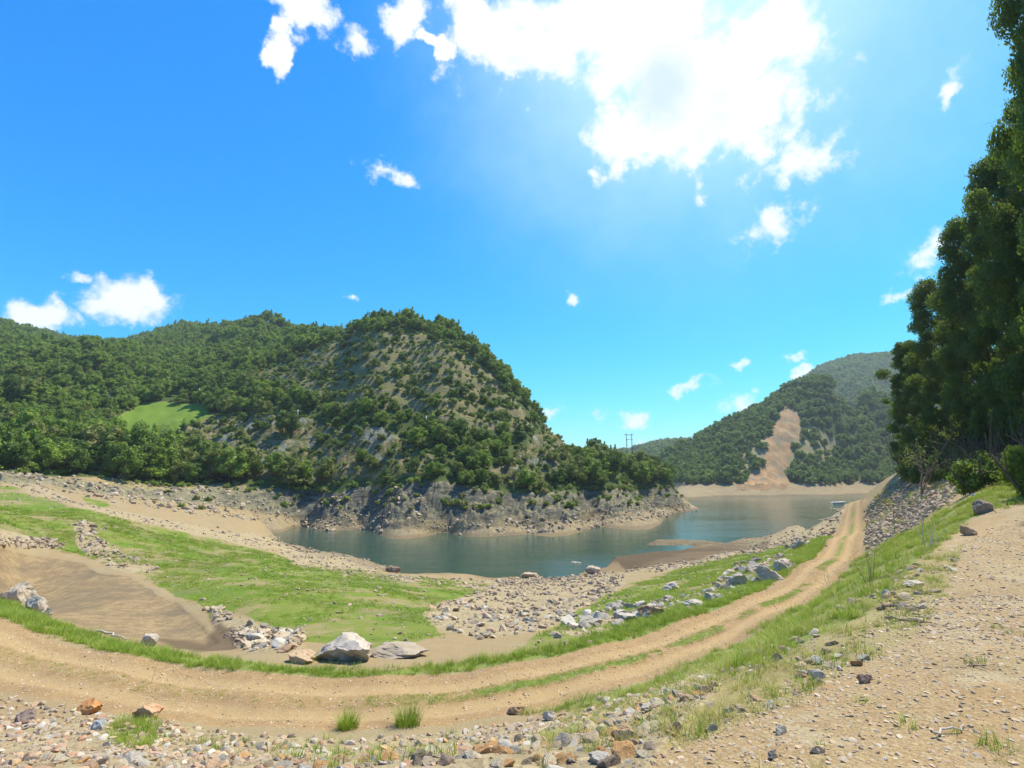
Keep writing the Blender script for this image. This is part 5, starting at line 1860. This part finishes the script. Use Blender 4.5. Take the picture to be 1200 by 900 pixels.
pole(232, 455, 474, 'pale utility pole in the wood above the bright grass patch')
pole(348, 480, 497, 'pale utility pole in the trees above the middle rock face')
pole(499, 487, 505, 'pale utility pole at the foot of the terraced slope')
# pylon on the point
r_ = ray(737, 508); p = r_ * (186 / r_[1])
zg = float(height(np.array([p[0]]), np.array([p[1]]))[0])
o = bpy.data.objects.new('power_pylon', None); COL.objects.link(o); o.location = (p[0], p[1], zg)
tag(o, 'dark twin pole power pylon above the trees on the lake point', 'pylon')
hh = p[2] - zg
cyl('mast', (-.95, 0, -.3), (-.95, 0, hh), .16, .12, M_STEEL, o)
cyl('mast', (.95, 0, -.3), (.95, 0, hh), .16, .12, M_STEEL, o)
cyl('crossarm', (-1.7, 0, hh - .5), (1.7, 0, hh - .5), .1, .1, M_STEEL, o, 6)
cyl('crossarm', (-1.2, 0, hh - 2.2), (1.2, 0, hh - 2.2), .08, .08, M_STEEL, o, 6)

# low white boat
def boat():
    p = at_z(983, 589.5, WL)
    o = bpy.data.objects.new('boat', None); COL.objects.link(o)
    o.location = (p[0], p[1], WL + .02); o.rotation_euler = (0, 0, .12)
    tag(o, 'low narrow white boat on the lake beside the road end', 'boat')
    V_, F_ = [], []
    n_ = 12
    L_ = 3.2
    prof = [(0.0, -.15), (.6, -.12), (.9, .12), (1.0, .42), (.9, .42), (.75, .15), (0, .1)]
    for i in range(n_ + 1):
        t = i / n_
        w_ = .75 * (math.sin(math.pi * min(1, .25 + t * .75)) ** .6) + .01
        if t == 1: w_ = .01
        for sgn in (1, -1):
            for (a, b) in prof:
                V_.append((-L_ + 2 * L_ * t, sgn * a * w_, b + .25 * t ** 3))
    m_ = len(prof)
    for i in range(n_):
        for s in (0, 1):
            for k in range(m_ - 1):
                a = i * 2 * m_ + s * m_ + k
                f = (a, a + 1, a + 1 + 2 * m_, a + 2 * m_)
                F_.append(f if s == 0 else f[::-1])
    link('hull', mesh_from_lists('hull', V_, F_), plain('white_paint', (.78, .78, .76), (.84, .84, .82), 2, .35), o)
    for xx in (-1.5, .6):
        me = rock_mesh('seat', 9, .15, .5, .03, cuts=0, sub=2, rough=0)
        link('seat', me, M_POLE, o, (xx, 0, .3))
    me = rock_mesh('motor', 12, .18, .14, .32, cuts=6, sub=3, rough=.01)
    link('motor', me, M_STEEL, o, (-3.25, 0, .45))


boat()

# ------------------------------------------------------------------ haze
def haze():
    import bmesh
    bm = bmesh.new()
    bmesh.ops.create_cube(bm, size=1.0)
    me = bpy.data.meshes.new('haze'); bm.to_mesh(me); bm.free()
    m, g = new_mat('haze')
    v = g.n('ShaderNodeVolumePrincipled', {'Color': (.80, .90, 1.0, 1), 'Density': 0.00022, 'Anisotropy': 0.2})
    g.n('ShaderNodeOutputMaterial', {'Volume': v.outputs[0]})
    zlo, zhi = -70.0, 190.0
    o = link('haze', me, m, None, (0, 0, (zlo + zhi) / 2), (0, 0, 0), (11000, 11000, zhi - zlo))
    tag(o, 'faint summer haze over the valley', 'haze', None, 'stuff')


haze()

# ------------------------------------------------------------------ labels: where several still read alike, say which from the left
ORD = ['leftmost', 'second from left', 'third from left', 'fourth from left', 'fifth from left', 'sixth from left', 'seventh from left', 'eighth from left', 'ninth from left', 'tenth from left', 'eleventh from left', 'twelfth from left']
byl = {}
for o in COL.objects:
    if o.parent is None and 'category' in o and o.get('kind') is None:
        byl.setdefault(o['label'], []).append(o)
for lb, os_ in byl.items():
    n = len(os_)
    if n < 2 or n > 12: continue
    os_.sort(key=lambda o: float(project(o.location.x, o.location.y, o.location.z)[0]))
    for i, o in enumerate(os_):
        wd_ = ORD[i] if i < n - 1 or n > 12 else 'rightmost'
        if len((lb + ', ' + wd_).split()) <= 16: o['label'] = lb + ', ' + wd_
